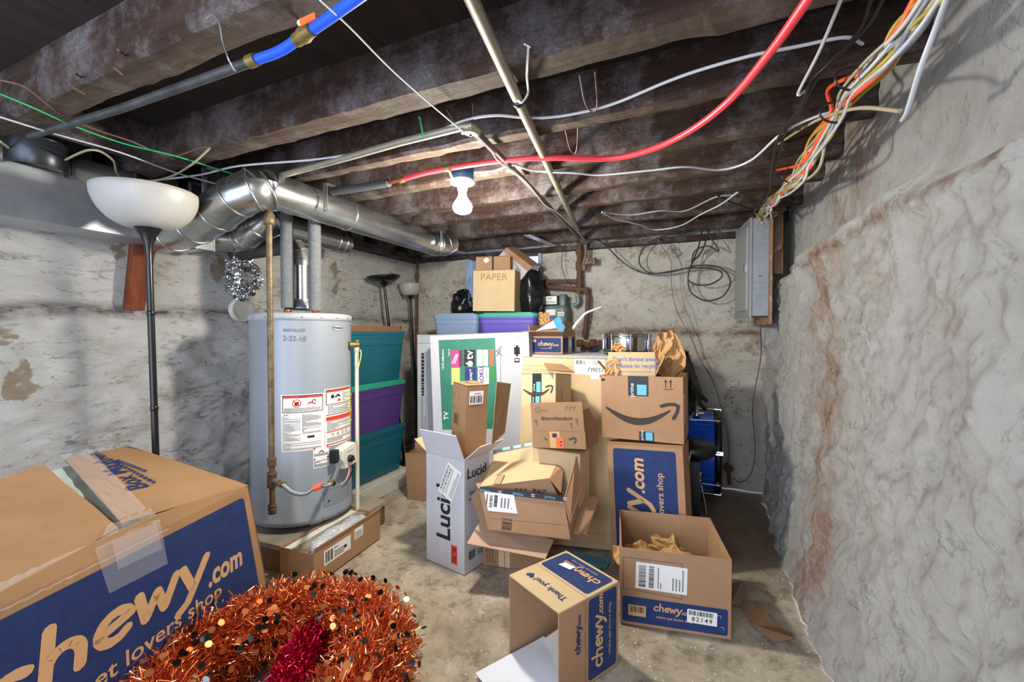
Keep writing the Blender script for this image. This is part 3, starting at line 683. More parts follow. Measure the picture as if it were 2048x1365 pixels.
m.box(-2.66, 1.95, 1.222, -2.215, 2.80, 1.245, BRN); m.box(-2.66, 1.97, 1.245, -2.64, 2.80, 1.268, BRN); m.box(-2.235, 1.97, 1.245, -2.215, 2.80, 1.268, BRN)
for k in range(9): m.box(-2.64, 2.0+k*.097, 1.245, -2.235, 2.006+k*.097, 1.265, BRN)
m.box(-2.66, 2.79, 1.245, -2.215, 2.80, 1.268, BRN)
solo('wooden_tray', m, 'shallow brown divided wooden tray on the top teal tote', 'tray')
t = thing('plastic_shelf', 'white plastic slatted shelf lying on the floor under the totes', 'shelf', (-2.42, 2.4, 0))
m = MB(); WS = mat('shelf_white', '#dcd8cc', .5, col2='#c4beb0', nscale=5)
X0, X1, Ya, Yb = -2.70, -2.145, 1.92+.28, 2.86
m.box(X0, Ya, .0, X0+.03, Yb, .105, WS); m.box(X1-.02, Ya, 0, X1, Yb, .105, WS); m.box(X0, Ya, 0, X1, Ya+.02, .105, WS); m.box(X0, Yb-.02, 0, X1, Yb, .105, WS); part('rim', m, t, True)
m = MB()
k = Ya+.02
while k < Yb-.02: m.box(X0, k, .095, X1-.01, k+.014, .112, WS); k += .026
for x in (-2.6, -2.45, -2.3, -2.2): m.box(x, Ya, .093, x+.02, Yb, .1125, WS)
part('slats', m, t, True)

# ------------------------------------------------------------------ gas meter and back wall pipes
YM = 3.66
def pw_(u, v, y=YM): return P(u, v, y=y)
t = thing('gas_meter', 'grey green domestic gas meter with counter dial on the back wall', 'gas meter', pw_(1118, 640))
MG = mat('meter_grey', '#6f7d78', .5, .2, col2='#606d69', nscale=10)
a = pw_(1096, 648); b = pw_(1140, 612)
M_ = Matrix.Translation(((a.x+b.x)/2, YM-.06, a.z-.03))
m = MB(); m.loft([(0, .2, .13, .04), (.02, .215, .14, .045), (.16, .215, .14, .045), (.185, .19, .12, .04), (.19, .12, .09, .03)], MG, M_, smooth=False); m.loft([(.185, .06, .1, .02), (.27, .06, .1, .02), (.285, .05, .08, .02)], MG, M_ @ Matrix.Translation((.06, 0, 0))); part('case', m, t, True)
m = MB(); m.box(-.095, -.085, .19, .035, -.03, .27, BLK, M_); cc = part('counter', m, t, True)
fr = M_ @ Matrix.Translation((-.03, -.0855, .23)) @ Matrix.Rotation(pi/2, 4, 'X')
m = MB(); m.rect(fr, -.06, -.034, .055, .034, WPR); m.txt(fr, '00000', -.005, .015, .018, INK, bold=.02); m.fine(fr, -.05, -.028, .045, -.005, INK, 2); part('counter_face', m, cc, True)
fr = M_ @ Matrix.Translation((0, -.0735, .1)) @ Matrix.Rotation(pi/2, 4, 'X')
m = MB(); m.rect(fr, -.075, -.02, .01, .05, WPR); m.rect(fr, -.075, -.025, .01, -.0, mat('blue_print', '#3a6d94', .6), .002); m.rect(fr, .03, -.005, .09, .028, WPR); m.fine(fr, .035, 0, .085, .022, INK, 2); m.rect(fr, -.07, -.05, -.02, -.04, RED); part('meter_label', m, t, True)
for (p0, p1, p2) in (((1093, 585), (1094, 606), (1101, 610)), ((1155, 590), (1156, 606), (1146, 612))):
    m = MB(); m.tube([pw_(*p0), pw_(*p1), pw_(*p2)], .02, MG, n=12, res=8); part('meter_swivel', m, t, True)
def ipipe(name, lab, pts, r, mt=RUST, nodes_=(), rr=1.45, y=YM):
    t = thing(name, lab, 'pipe', pw_(*pts[-1][:2], y=y)); m = MB(); W_ = [pw_(*p, y=y) if len(p) == 2 else P(p[0], p[1], y=p[2]) for p in pts]
    m.tube(W_, r, mt, n=14, curve=False); part('pipe', m, t, True)
    for k in nodes_:
        m = MB(); p = pw_(*k, y=y); m.tube([p-Vector((.0, 0, r*1.6)), p-Vector((0, 0, r)), p+Vector((0, 0, r)), p+Vector((0, 0, r*1.6))], lambda s: r*rr if .2 < s < .8 else r*rr*.85, mt, n=12, curve=False); part('fitting', m, t, True)
    return t
ipipe('iron_pipe', 'thick rusty iron pipe dropping vertically from the joists to the gas meter tee', [(1159, 484), (1159, 570), (1156, 588)], .024, RUST, [(1158, 500), (1158, 566), (1158, 532)], 1.3)
ipipe('iron_pipe', 'horizontal rusty pipe with a tag above the gas meter', [(1072, 566), (1092, 563), (1155, 563)], .017, RUST, [(1072, 568), (1092, 566)], 1.5, 3.63)
ipipe('iron_pipe', 'long rusty pipe running behind the gas meter then down to the valves', [(1068, 572, 3.66), (1150, 578, 3.66), (1170, 580, 3.66), (1176, 592, 3.66), (1175, 620, 3.66), (1168, 676, 3.66)], .020, RUST, [(1173, 582)], 1.2, 3.66)
ipipe('iron_pipe', 'short slanting rusty elbow beside the vertical iron pipe', [(1171, 487), (1172, 512), (1166, 528), (1186, 524), (1190, 522)], .018, mat('greenish_pipe', '#6f6a5a', .6, .4, col2='#83503a', nscale=20), [(1168, 535), (1188, 523)], 1.3, 3.62)
ipipe('pipe_valve', 'cluster of rusty valves and fittings low on the back wall left of the snare drum', [(1160, 686), (1180, 690), (1204, 688)], .020, RUST, [(1160, 687), (1176, 692), (1186, 686), (1203, 688)], 1.6, 3.6)
t = bpy.data.objects['pipe_valve']; m = MB()
for u in (1162, 1200): m.tube([P(u, 688, y=3.6), P(u, 688, y=3.8)], .018, RUST, n=10, curve=False)
part('wall_stub', m, t, True)
m = MB(); m.add([P(1180, 700, y=3.56), P(1194, 698, y=3.56), P(1202, 722, y=3.56), P(1188, 724, y=3.56)], [(0, 1, 2, 3)], mat('blue_tag', '#2f4c8c', .5)); m.add([v+Vector((0, .004, 0)) for v in m.v], [(3, 2, 1, 0)], mat('blue_tag', '#2f4c8c', .5)); solo('valve_tag', m, 'blue tag hanging from the rusty valve cluster', 'tag')
a = P(835, 512, y=3.62)
m = MB(); m.tube([P(835, 512, y=3.62), P(835, 560, y=3.62), P(834, 650, y=3.62), P(833, 760, y=3.62), P(832, 900, y=3.62)], .014, RUST, n=10, curve=False); m.tube([P(835, 548, y=3.62), P(835, 556, y=3.62)], .02, RUST, n=10, curve=False); solo('corner_pipe', m, 'thin rusty pipe running down the corner between the left and back walls', 'pipe')

# ------------------------------------------------------------------ breaker box
PG = mat('panel_grey', '#8d9296', .45, .25, col2='#82878b', nscale=5)
pa = P(1503, 500, y=3.15); pb = P(1538, 500, y=3.15); zT = P(1510, 437, y=3.15).z; zB = P(1510, 632, y=3.15).z
fx0, fx1 = pa.x, pb.x; far = P(1476, 500, y=3.52)
t = thing('breaker_box', 'grey electric breaker box with closed door mounted by the back corner', 'panel', (fx0, 3.15, zB))
dx = far.x-fx0
m = MB(); m.hexa([(fx0, 3.15, zB), (fx1, 3.15, zB), (fx1+dx*.3, 3.52, zB), (far.x, 3.52, zB), (fx0, 3.15, zT), (fx1, 3.15, zT), (fx1+dx*.3, 3.52, zT), (far.x, 3.52, zT)], PG)
fr = Matrix.Translation(((fx0+fx1)/2, 3.15, (zT+zB)/2)) @ Matrix.Rotation(pi/2, 4, 'X')
KO = mat('knockout_edge', '#747a7f', .5, .3)
for u, v, r in ((.005, .25, .03), (-.022, -.25, .03), (.028, .19, .018), (-.005, -.19, .018)):
    for q in (1, .62): m.disc(fr, u, v, r*q, KO, .0008, 24, r*q-.0022)
for u in (-.03, 0, .03):
    for v in (.14, .1, .06, -.1, -.14): m.disc(fr, u+.006*(v > 0), v, .0095, KO, .0008, 16, .0078)
m.rect(fr, -.006, -.062, .012, -.057, INK, .001)
part('cabinet', m, t, True)
m = MB(); o_ = Vector((-.014, 0, 0))
def pf(y, z, d=0): k = (y-3.15)/.37; return Vector((fx0+dx*k-d, y, z))
m.hexa([pf(3.14, zB-.012, .012), pf(3.14, zB-.012), pf(3.54, zB-.012), pf(3.54, zB-.012, .012), pf(3.14, zT+.006, .012), pf(3.14, zT+.006), pf(3.54, zT+.006), pf(3.54, zT+.006, .012)], PG); fc = part('front_cover', m, t, True)
m = MB(); m.hexa([pf(3.19, zB+.04, .019), pf(3.19, zB+.04, .012), pf(3.50, zB+.04, .012), pf(3.50, zB+.04, .019), pf(3.19, zT-.045, .019), pf(3.19, zT-.045, .012), pf(3.50, zT-.045, .012), pf(3.50, zT-.045, .019)], mat('panel_door', '#979b98', .45, .25)); dr = part('door', m, t, True)
m = MB(); m.hexa([pf(3.2, 1.62, .028), pf(3.2, 1.62, .019), pf(3.225, 1.62, .019), pf(3.225, 1.62, .028), pf(3.2, 1.67, .028), pf(3.2, 1.67, .019), pf(3.225, 1.67, .019), pf(3.225, 1.67, .028)], CHROME); part('latch', m, dr, True)
m = MB(); bx = fx1+.002; PLY = mat('plywood', '#8f6a4a', .8, col2='#c9c0ae', nscale=5, lo=.55, hi=.7)
m.hexa([(bx, 3.14, zB-.055), (bx+.018, 3.14, zB-.055), (bx+.018, 3.6, zB-.055), (bx-.03, 3.6, zB-.055), (bx, 3.14, zT+.06), (bx+.018, 3.14, zT+.06), (bx+.018, 3.6, zT+.06), (bx-.03, 3.6, zT+.06)], PLY); solo('mounting_board', m, 'plywood board behind the grey breaker box', 'board')
def beam(name, lab, pts, th, mt=M_LATH):
    m = MB(); a, b, c, d = [Vector(p) for p in pts]; o = Vector((0, th, 0))
    m.hexa([a, b, b+o, a+o, d, c, c+o, d+o], mt); solo(name, m, lab, 'wood')
yb_ = 3.2
beam('wooden_stud', 'upright wooden stud between the breaker box and the right wall', [P(1547, 548, y=yb_), P(1566, 548, y=yb_), P(1567, 395, y=yb_), P(1547, 395, y=yb_)], .05)
beam('wooden_cleat', 'slanting wooden cleat at the top beside the breaker box', [P(1546, 437, y=yb_-.06), P(1546, 418, y=yb_-.06), P(1573, 400, y=yb_-.06), P(1573, 420, y=yb_-.06)], .03)
beam('wooden_cleat', 'small wooden cleat halfway down beside the breaker box', [P(1547, 508, y=yb_-.03), P(1547, 498, y=yb_-.03), P(1564, 486, y=yb_-.03), P(1564, 497, y=yb_-.03)], .03)
beam('wooden_block', 'small wooden block under the breaker box', [P(1512, 650, y=yb_), P(1536, 650, y=yb_), P(1536, 628, y=yb_), P(1512, 628, y=yb_)], .04)

# ------------------------------------------------------------------ ceiling bulb
BC = Vector((-1.02, 1.74, 0)); BLUE = mat('junction_box_blue', '#1d6f93', .5)
t = thing('ceiling_light', 'bare glowing bulb in a white holder on a blue ceiling box', 'light', (BC.x, BC.y, 1.80))
m = MB(); m.lathe([(.05, 1.925), (.052, 1.93), (.052, 1.985), (.04, 1.99)], BLUE, Matrix.Translation(BC), n=24, cap=True); part('junction_box', m, t, True)
m = MB(); m.lathe([(.02, 1.875), (.024, 1.885), (.024, 1.905), (.055, 1.912), (.058, 1.918), (.056, 1.926)], WHT, Matrix.Translation(BC), n=32, cap=True); part('lamp_holder', m, t, True)
BU = mat('bulb_glow', '#fff6e2', .3, emit=45)
m = MB(); m.lathe([(.0, 1.772), (.02, 1.774), (.036, 1.781), (.044, 1.793), (.046, 1.805), (.040, 1.822), (.026, 1.842), (.018, 1.858), (.016, 1.875)], BU, Matrix.Translation(BC), n=32); part('bulb', m, t, True)
m = MB(); m.lathe([(.017, 1.856), (.02, 1.858), (.02, 1.878), (.017, 1.88)], WHT, Matrix.Translation(BC), n=20); part('socket_collar', m, t, True)
bl = bpy.data.objects['bulb_light']; bl.location = (BC.x, BC.y, 1.72)
# ------------------------------------------------------------------ cardboard
def cardboard(name, a, b, c=None): return mat(name, a, .8, col2=b, nscale=5, bump=.12, bscale=30, spec=.2)
KB = cardboard('kraft_brown', '#ab8767', '#a07c5e'); KT = cardboard('kraft_tan', '#c9b18b', '#bfa57f'); KD = cardboard('kraft_dark', '#9b7a5c', '#8f6f52')
KW = cardboard('white_board', '#c3c3c8', '#babac0'); KI = cardboard('kraft_inside', '#b08e6c', '#a58160')
NAVY = mat('navy_print', '#203260', .7, col2='#283b6c', nscale=25, spec=.3); TANP = mat('tan_print', '#cfa273', .8)
SMILE = mat('smile_print', '#3d342e', .8); TAPEB = mat('black_tape', '#15161a', .45); TAPEL = mat('blue_tape', '#5fb3d3', .35)
CLEAR = mat('clear_tape', '#f2f4f8', .08, alpha=.17, spec=.8)
HINK = mat('thin_ink', '#6a5140', .8)
def frames(w, d, h):
    T = Matrix.Translation; R_ = lambda c: Matrix((tuple(c[0])+(0,), tuple(c[1])+(0,), tuple(c[2])+(0,), (0, 0, 0, 1))).transposed()
    X, Y, Z = Vector((1, 0, 0)), Vector((0, 1, 0)), Vector((0, 0, 1))
    return {'F': T((0, -d/2, 0)) @ R_((X, Z, -Y)), 'R': T((w/2, 0, 0)) @ R_((Y, Z, X)), 'B': T((0, d/2, 0)) @ R_((-X, Z, Y)),
            'L': T((-w/2, 0, 0)) @ R_((-Y, Z, -X)), 'T': T((0, 0, h)) @ R_((X, Y, Z))}
def boxM(p, extra=None):
    x, y, z, yaw, rx, ry = p[:6]
    return Matrix.Translation((x, y, z)) @ Matrix.Rotation(rad(yaw), 4, 'Z') @ Matrix.Rotation(rad(rx), 4, 'X') @ Matrix.Rotation(rad(ry), 4, 'Y')
def carton(label, p, mt, top='open', flaps=(), prints=None, group='cardboard cartons', bottom=True, inside=None, name='cardboard_box', th=.005, M=None):
    w, d, h = p[6:9]; M = M or boxM(p)
    t = thing(name, label, 'box', M=M, group=group); m = MB(); it = inside or mt
    x, y = w/2, d/2
    def wall(x0, y0, x1, y1): m.box(x0, y0, 0, x1, y1, h, mt)
    wall(-x, -y, x, -y+th); wall(-x, y-th, x, y); wall(-x, -y+th, -x+th, y-th); wall(x-th, -y+th, x, y-th)
    if bottom: m.box(-x+th, -y+th, 0, x-th, y-th, th, mt)
    if top == 'closed': m.box(-x, -y, h-th, x, y, h+.0002, mt)
    if inside:
        e = .0006
        m.quad((-x+th, -y+th+e, th), (x-th, -y+th+e, th), (x-th, -y+th+e, h), (-x+th, -y+th+e, h), it); m.quad((-x+th, y-th-e, th), (x-th, y-th-e, th), (x-th, y-th-e, h), (-x+th, y-th-e, h), it)
        m.quad((-x+th+e, -y+th, th), (-x+th+e, y-th, th), (-x+th+e, y-th, h), (-x+th+e, -y+th, h), it); m.quad((x-th-e, -y+th, th), (x-th-e, y-th, th), (x-th-e, y-th, h), (x-th-e, -y+th, h), it)
    fr = frames(w, d, h)
    if prints: prints(m, fr, w, d, h)
    part('box_body', m, t)
    out = {}
    for fl in flaps:
        side, L_, ang = fl[:3]; fw = fl[3] if len(fl) > 3 else None; skew = fl[4] if len(fl) > 4 else 0; cb = fl[5] if len(fl) > 5 else None; fmt = fl[6] if len(fl) > 6 else mt
        base = fr[side]; W = w if side in 'FB' else d; W = (fw or W)-.004
        a = rad(ang)  # 0 closed inward, 90 upright, 180 outward
        # face frame: u, v up, w outward ; flap frame: u, v=along flap, w = outer side
        F_ = base @ Matrix.Translation((0, h+.001, 0)) @ Matrix(((1, 0, 0, 0), (0, sin(a), cos(a), 0), (0, -cos(a), sin(a), 0), (0, 0, 0, 1)))
        m = MB(); s_ = skew
        vs = [(-W/2, 0, -th), (W/2, 0, -th), (W/2-s_, L_, -th), (-W/2+s_, L_, -th), (-W/2, 0, 0), (W/2, 0, 0), (W/2-s_, L_, 0), (-W/2+s_, L_, 0)]
        m.hexa([F_ @ Vector(v) for v in vs], fmt)
        if inside and fmt is mt: m.add([F_ @ Vector((v[0], v[1], -th-.0006)) for v in vs[:4]], [(3, 2, 1, 0)], inside)
        if cb: cb(m, F_, W, L_)
        part('flap', m, t)
    return t, fr
def strip(t, fn, name, label=None):
    m = MB(); fn(m); return part(name, m, t, label=label)
def sheet(m, pts, mt, th=.004, mt2=None):
    a, b, c, d = [Vector(p) for p in pts]; n = ((b-a).cross(c-a)+(c-a).cross(d-a)).normalized()*th
    m.hexa([a-n, b-n, c-n, d-n, a, b, c, d], mt)
    if mt2:
        n2 = n*(1+.0005/th); m.add([a-n2, b-n2, c-n2, d-n2], [(3, 2, 1, 0)], mt2)
def qframe(a, b, d):
    """frame with origin a, u towards b, v towards d"""
    a, b, d = Vector(a), Vector(b), Vector(d); X = (b-a).normalized(); Z = X.cross(d-a).normalized(); Y = Z.cross(X)
    return Matrix((tuple(X)+(0,), tuple(Y)+(0,), tuple(Z)+(0,), tuple(a)+(1,))).transposed()
def hit(M, u, v):
    """pixel -> (u, v) on the plane of frame M"""
    o = CAMP; dd = (P(u, v, t=1)-CAMP); n = M.col[2].xyz; k = (M.col[3].xyz-o).dot(n)/dd.dot(n); q = M.inverted() @ (o+dd*k); return q.x, q.y
# --- lettering and marks
def arc(cx, cy, rx, ry, a0, a1, n=10): return [(cx+rx*cos(rad(a0+(a1-a0)*k/n)), cy+ry*sin(rad(a0+(a1-a0)*k/n))) for k in range(n+1)]
CHEWY = [(0, [arc(.48, .5, .4, .4, 50, 315)]), (.98, [[(.1, 1.5), (.1, .08)], arc(.43, .48, .33, .38, 180, 0)+[(.76, .08)]]),
         (2.0, [[(.12, .45), (.78, .62)], arc(.48, .5, .38, .4, 20, 320)]),
         (2.95, [[(.08, .92), (.3, .1), (.58, .75), (.82, .1), (1.12, .92)]]), (4.2, [[(.08, .92), (.42, .15)], [(.88, .92), (.5, .1), (.3, -.3), (.02, -.48)]])]
def chewy(m, M, u, v, s, mt, rot=0, com=True, sub=True, w=.0018, stretch=1.0):
    """logo, s = x-height, (u,v) left end of baseline"""
    X = M @ Matrix.Translation((u, v, 0)) @ Matrix.Rotation(rad(rot), 4, 'Z') @ Matrix(((stretch, .12, 0, 0), (0, 1, 0, 0), (0, 0, 1, 0), (0, 0, 0, 1)))
    for off, st in CHEWY:
        for pl in st: m.stroke(X, [((p[0]+off)*s, p[1]*s) for p in pl], .27*s, mt, w)
    if com: m.txt(X, '.com', 5.05*s, .32*s, 1.05*s, mt, bold=.03, w=w, align='LEFT')
    if sub: m.txt(X, 'where pet lovers shop', 4.1*s, -.62*s, .68*s, mt, bold=.008, w=w)
def smile(m, M, u, v, W, mt, rot=0, w=.0018, flip=1):
    X = M @ Matrix.Translation((u, v, 0)) @ Matrix.Rotation(rad(rot), 4, 'Z') @ Matrix.Diagonal((W, W*flip, 1, 1))
    up = []; lo = []
    for k in range(17):
        t_ = k/16; x = -.48+.84*t_; y0 = .10-.24*sin(pi*(t_*.80+.08))+.03*t_
        th = .085*sin(pi*min(1, t_*.9+.06))**.7; up.append((x, y0+th*.45)); lo.append((x, y0-th*.65))
    for k in range(16): m.add([(up[k][0], up[k][1], w), (lo[k][0], lo[k][1], w), (lo[k+1][0], lo[k+1][1], w), (up[k+1][0], up[k+1][1], w)], [(0, 1, 2, 3)], mt, X)
    m.stroke(X, [(.25, .09), (.34, .12), (.42, .12), (.455, .10), (.445, .03), (.40, -.06)], .042, mt, w)
def shiplabel(m, M, u0, v0, u1, v1, seed=1, w=.002, vert=True):
    """white shipping label: bar codes and rows of print, no square code"""
    m.rect(M, u0, v0, u1, v1, WPR, w); W, H = u1-u0, v1-v0; q = w+.0006
    m.bars(M, u0+.06*W, v0+.08*H, u0+.2*W, v0+.92*H, INK, 30, q, vert=False, seed=seed)
    m.bars(M, u0+.26*W, v0+.08*H, u0+.36*W, v0+.92*H, INK, 24, q, vert=False, seed=seed+1)
    m.fine(M, u0+.42*W, v0+.1*H, u0+.52*W, v0+.9*H, GREYINK, 2, q, seed=seed+2, vert=True)
    m.fine(M, u0+.7*W, v0+.1*H, u0+.95*W, v0+.9*H, GREYINK, 4, q, seed=seed+3, vert=True)
def primetape(m, M, u0, v0, u1, v1, w=.0022, vert=True, arrow=True, seed=1):
    m.rect(M, u0, v0, u1, v1, TAPEB, w); W, H = u1-u0, v1-v0
    if vert:
        k = v0; i = 0
        while k < v1-.02:
            m.rect(M, u0+.45*W, k+.005, u0+.92*W, min(k+.06, v1-.002), TAPEL, w+.0006)
            m.txt(M, 'prime', u0+.2*W, k+.03, .3*W, WPR, rot=90, w=w+.0006); k += .085
    else:
        k = u0
        while k < u1-.03:
            m.txt(M, 'prime', k+.035, (v0+v1)/2, .55*H, TAPEL, w=w+.0006); m.fine(M, k+.06, v0+.2*H, k+.075, v0+.8*H, WPR, 3, w+.0006); k += .09

def crumple(center, sx, sy, sz, seed, mt, n=26, M=None, amp=1.0, freq=2.2, shape=None):
    """creased sheet of paper"""
    m = MB(); c = Vector(center); s0 = Vector((seed*3.1, seed*1.7, 0))
    def fn(a, b):
        p = Vector((a*freq, b*freq, 0))+s0
        r = 1-abs(noise.noise(p*1.2))*2; r2 = 1-abs(noise.noise(p*2.7+Vector((4, 1, 2))))*2
        o = Vector(((a-.5)*sx*(shape(b) if shape else 1)*(1+.25*noise.noise(p)), (b-.5)*sy*(1+.25*noise.noise(p+Vector((7, 7, 7)))), sz*(.6*r+.35*r2)*amp))
        return c+((M @ o) if M else o)
    m.grid(fn, n, n, mt, smooth=False); return m
KP = mat('kraft_paper', '#c49a68', .75, col2='#b58a5a', nscale=6, bump=.2, bscale=40)

# ------------------------------------------------------------------ 1. big box, front left
RFT = P(497, 974, z=.60); L0 = P(0, 1214, z=.60); LFT = RFT+(L0-RFT)*1.22; RFB = P(546, 1233, z=0.004); dn = RFB-RFT
LFB = LFT+dn; Ldir = (RFT-LFT).normalized(); Nd = Vector((-Ldir.y, Ldir.x, 0))
if Nd.x > 0: Nd = -Nd
DW = .50; RBT = RFT+Nd*DW+Vector((0, 0, .0)); LBT = LFT+Nd*DW; RBB = Vector((RBT.x+.02, RBT.y, .004)); LBB = Vector((LBT.x+.02, LBT.y, .004))
Mb = Matrix.Translation(((RFT+LBT)/2).xy.to_3d()) @ Matrix.Rotation(math.atan2(Ldir.y, Ldir.x), 4, 'Z')
t = thing('cardboard_box', 'large open topped carton taped in clear tape, navy printed side, in the left foreground', 'box', M=Mb, group='cardboard cartons')
KBF = cardboard('kraft_fresh', '#ab8560', '#9c7753')
m = MB(); th = .006
def slab(a, b, c, d, n_): # a,b bottom; c,d top
    m.hexa([a, b, b+n_, a+n_, d, c, c+n_, d+n_], KBF)
n_f = Nd*th
slab(LFB, RFB, RFT, LFT, n_f); slab(LBB, RBB, RBT+Vector((0, 0, .13)), LBT+Vector((0, 0, .11)), -n_f); slab(RFB, RBB, RBT+Vector((0, 0, .13)), RFT, -Ldir*th); slab(LFB, LBB, LBT, LFT, Ldir*th); slab(LFB, RFB, RFB+Vector((0, 0, th)), LFB+Vector((0, 0, th)), Nd*DW)
FF = qframe(LFB, RFB, LFT); 
def H(u, v): return hit(FF, u, v)
Lf = (RFB-LFB).length; Hf = (LFT-LFB).length
rt_ = FF.inverted() @ RFT; lt_ = FF.inverted() @ LFT; k0, k1 = .03/rt_.y, 1-.03/rt_.y
sl = (rt_.x-Lf); c_ = [(.035+lt_.x*k0, .03), (Lf+sl*k0-.045, .03), (Lf+sl*(k1-.03)-.035, rt_.y*(k1-.03)), (Lf+sl*(k1-.008)-.038, rt_.y*(k1-.008)), (Lf+sl*k1-.055, rt_.y*k1), (.035+lt_.x*k1, rt_.y*k1)]
m.poly(FF, c_, NAVY, .0012)
a = H(80, 1272); b = H(492, 1110)
# logo: baseline from under the e to under the m
sx_ = .095
chewy(m, FF, H(407, 1150)[0]-5.05*sx_*1.22, H(300, 1240)[1], sx_, TANP, com=False, sub=False, stretch=1.22)
c0 = H(408, 1160); c1 = H(490, 1118); m.txt(FF, '.com', (c0[0]+c1[0])/2, (c0[1]+c1[1])/2+.008, .108, TANP, bold=.035, sx=(c1[0]-c0[0])/.108/2.35)
s1 = H(443, 1172); m.txt(FF, 'where pet lovers shop', s1[0], (s1[1])-.012, .066, TANP, bold=.012, align='RIGHT', sx=1.12)
nh = 24; vs = []
for k in range(nh+1):
    q = k/nh; p = LFT.lerp(RFT, q); hh_ = .045*max(0, sin(pi*min(1, q*1.0)))**.8; vs += [p-Vector((0, 0, .002)), p+Vector((0, 0, hh_))+Nd*hh_*.25]
m.add(vs+[v+Nd*.006 for v in vs], [(2*k, 2*k+2, 2*k+3, 2*k+1) for k in range(nh)]+[(2*nh+2+2*k, 2*nh+2+2*k+1, 2*nh+2+2*k+3, 2*nh+2+2*k+2) for k in range(nh)]+[(2*k+1, 2*k+3, 2*nh+2+2*k+3, 2*nh+2+2*k+1) for k in range(nh)], KBF)
part('box_body', m, t, True)
# right end flap raised over the bulging contents, left end flap, as thick sheets
rr0 = RFT+Vector((0, 0, .005)); rb0 = RBT+Vector((0, 0, .005))
kR = .44; ridge = Vector((0, 0, .05))
rf1 = P(243, 1047, x=None, z=.625); rb1 = P(128, 918, t=1.5)
mid_f = rr0+(rf1-rr0)*.5+Vector((0, 0, .008)); mid_b = rb0-Ldir*.15+Vector((0, 0, .075))
m = MB(); n6 = 6
def flapg(A, B, C, D, bul):   # A front hinge, B back hinge, C back free, D front free
    def fn(a, b):
        p = A.lerp(B, b).lerp(D.lerp(C, b), a); return p+Vector((0, 0, bul*sin(pi*b)*sin(pi*min(1, a*.8+.1)) + .004*noise.noise(p*9)))
    m.grid(fn, 14, 14, KBF); b0 = len(m.v)-225
    m.grid(lambda a, b: fn(a, b)-Vector((0, 0, .006)), 14, 14, KBF)
    return fn
rb0z = P(258, 893, t=1.79); fR = flapg(rr0, rb0z, rb1, rf1, .012)
TP = qframe(rf1, rr0, rb1)
def uvf(pu, pv):
    q = hit(TP, pu, pv); w0 = TP @ Vector((q[0], q[1], 0)); ub = max(0, min(1, (w0-rr0).dot(Nd)/((rb0z-rr0).dot(Nd)))); A_ = rr0.lerp(rb0z, ub); D_ = rf1.lerp(rb1, ub)
    return max(0, min(1, (w0-A_).dot(D_-A_)/(D_-A_).length_squared)), ub
def prn(pu, pv, s, st, mt, rot=0):
    q = hit(TP, pu, pv); vs, fs = text_geo(st, .012, 'CENTER', 1.0); X = TP @ Matrix.Translation((q[0], q[1], 0)) @ Matrix.Rotation(rad(rot), 4, 'Z') @ Matrix.Scale(s, 4)
    out = []
    for v in vs:
        w0 = X @ v
        # drop on to the bulging flap
        ub = max(0, min(1, (w0-rr0).dot(Nd)/((rb0z-rr0).dot(Nd)))); A_ = rr0.lerp(rb0z, ub); D_ = rf1.lerp(rb1, ub)
        ua = max(0, min(1, (w0-A_).dot(D_-A_)/(D_-A_).length_squared)); f_ = fR(ua, ub); out.append(f_+Vector((0, 0, .004))+(w0-A_-(D_-A_)*ua).dot(TP.col[1].xyz)*TP.col[1].xyz*0)
    m.add(out, fs, mt)
prn(224, 933, .085, 'Box Mayhem', NAVY, 93)
for (x0, y0, x1, y1) in ((210, 905, 322, 975), (228, 908, 300, 945)):
    R_ = random.Random(x0); k = 0
    while k < .97:
        e = min(1, k+R_.uniform(.04, .09)); g = fR(*uvf(x0+(x1-x0)*k, y0+(y1-y0)*k)); g2 = fR(*uvf(x0+(x1-x0)*e, y0+(y1-y0)*e)); o = (g2-g).normalized().cross(Vector((0, 0, 1)))*.006; u_ = Vector((0, 0, .004)); m.add([g-o+u_, g2-o+u_, g2+o+u_, g+o+u_], [(0, 1, 2, 3)], NAVY); k = e+.02
part('flap', m, t, True)
m = MB(); lf0 = LFT+Vector((0, 0, .005)); lb0 = LBT+Vector((0, 0, .13)); lf1 = P(238, 1056, z=.62); lb1 = P(88, 930, t=1.40)
flapg(lf0, lb0, lb1, lf1, .0); part('flap', m, t, True)
# pale contents showing between the flaps
m = MB(); cc = (rf1+lf1)/2; cb_ = (rb1+lb1)/2
m.grid(lambda a, b: Vector((0, 0, -.03+.012*noise.noise(Vector((a*4, b*9, 0)))))+(rf1.lerp(rb1, b)+Ldir*.06).lerp(lf1.lerp(lb1, b)-Ldir*.06, a), 10, 24, mat('pale_wrap', '#cfe0dc', .35)); part('packed_contents', m, t, True, label='pale plastic wrapped contents seen between the flaps')
m = MB(); q = [H(188, 1100), H(318, 1040), H(334, 1128), H(217, 1188)]
m.add([(x, y, .003) for x, y in q], [(0, 1, 2, 3)], CLEAR, FF); q = [H(222, 1085), H(308, 1046), H(322, 1098), H(232, 1140)]
m.add([(x, y, .0045+.002*(i % 2)) for i, (x, y) in enumerate(q)], [(0, 1, 2, 3)], CLEAR, FF); part('clear_tape', m, t, True)
m = MB(); v0 = [P(190, 1098, t=1.28)]
def tp(a, b):
    A = FF @ Vector((*H(188, 1100), .004)); B = FF @ Vector((*H(318, 1040), .004)); C = rf1+Vector((0, 0, .012))-Ldir*.04; D = rf1+Vector((0, 0, .012))+Ldir*.09
    p = A.lerp(B, a).lerp(C.lerp(D, a), b); return p+Vector((0, 0, .008*noise.noise(Vector((a*7, b*7, 1)))))
m.grid(tp, 12, 8, CLEAR, smooth=False)
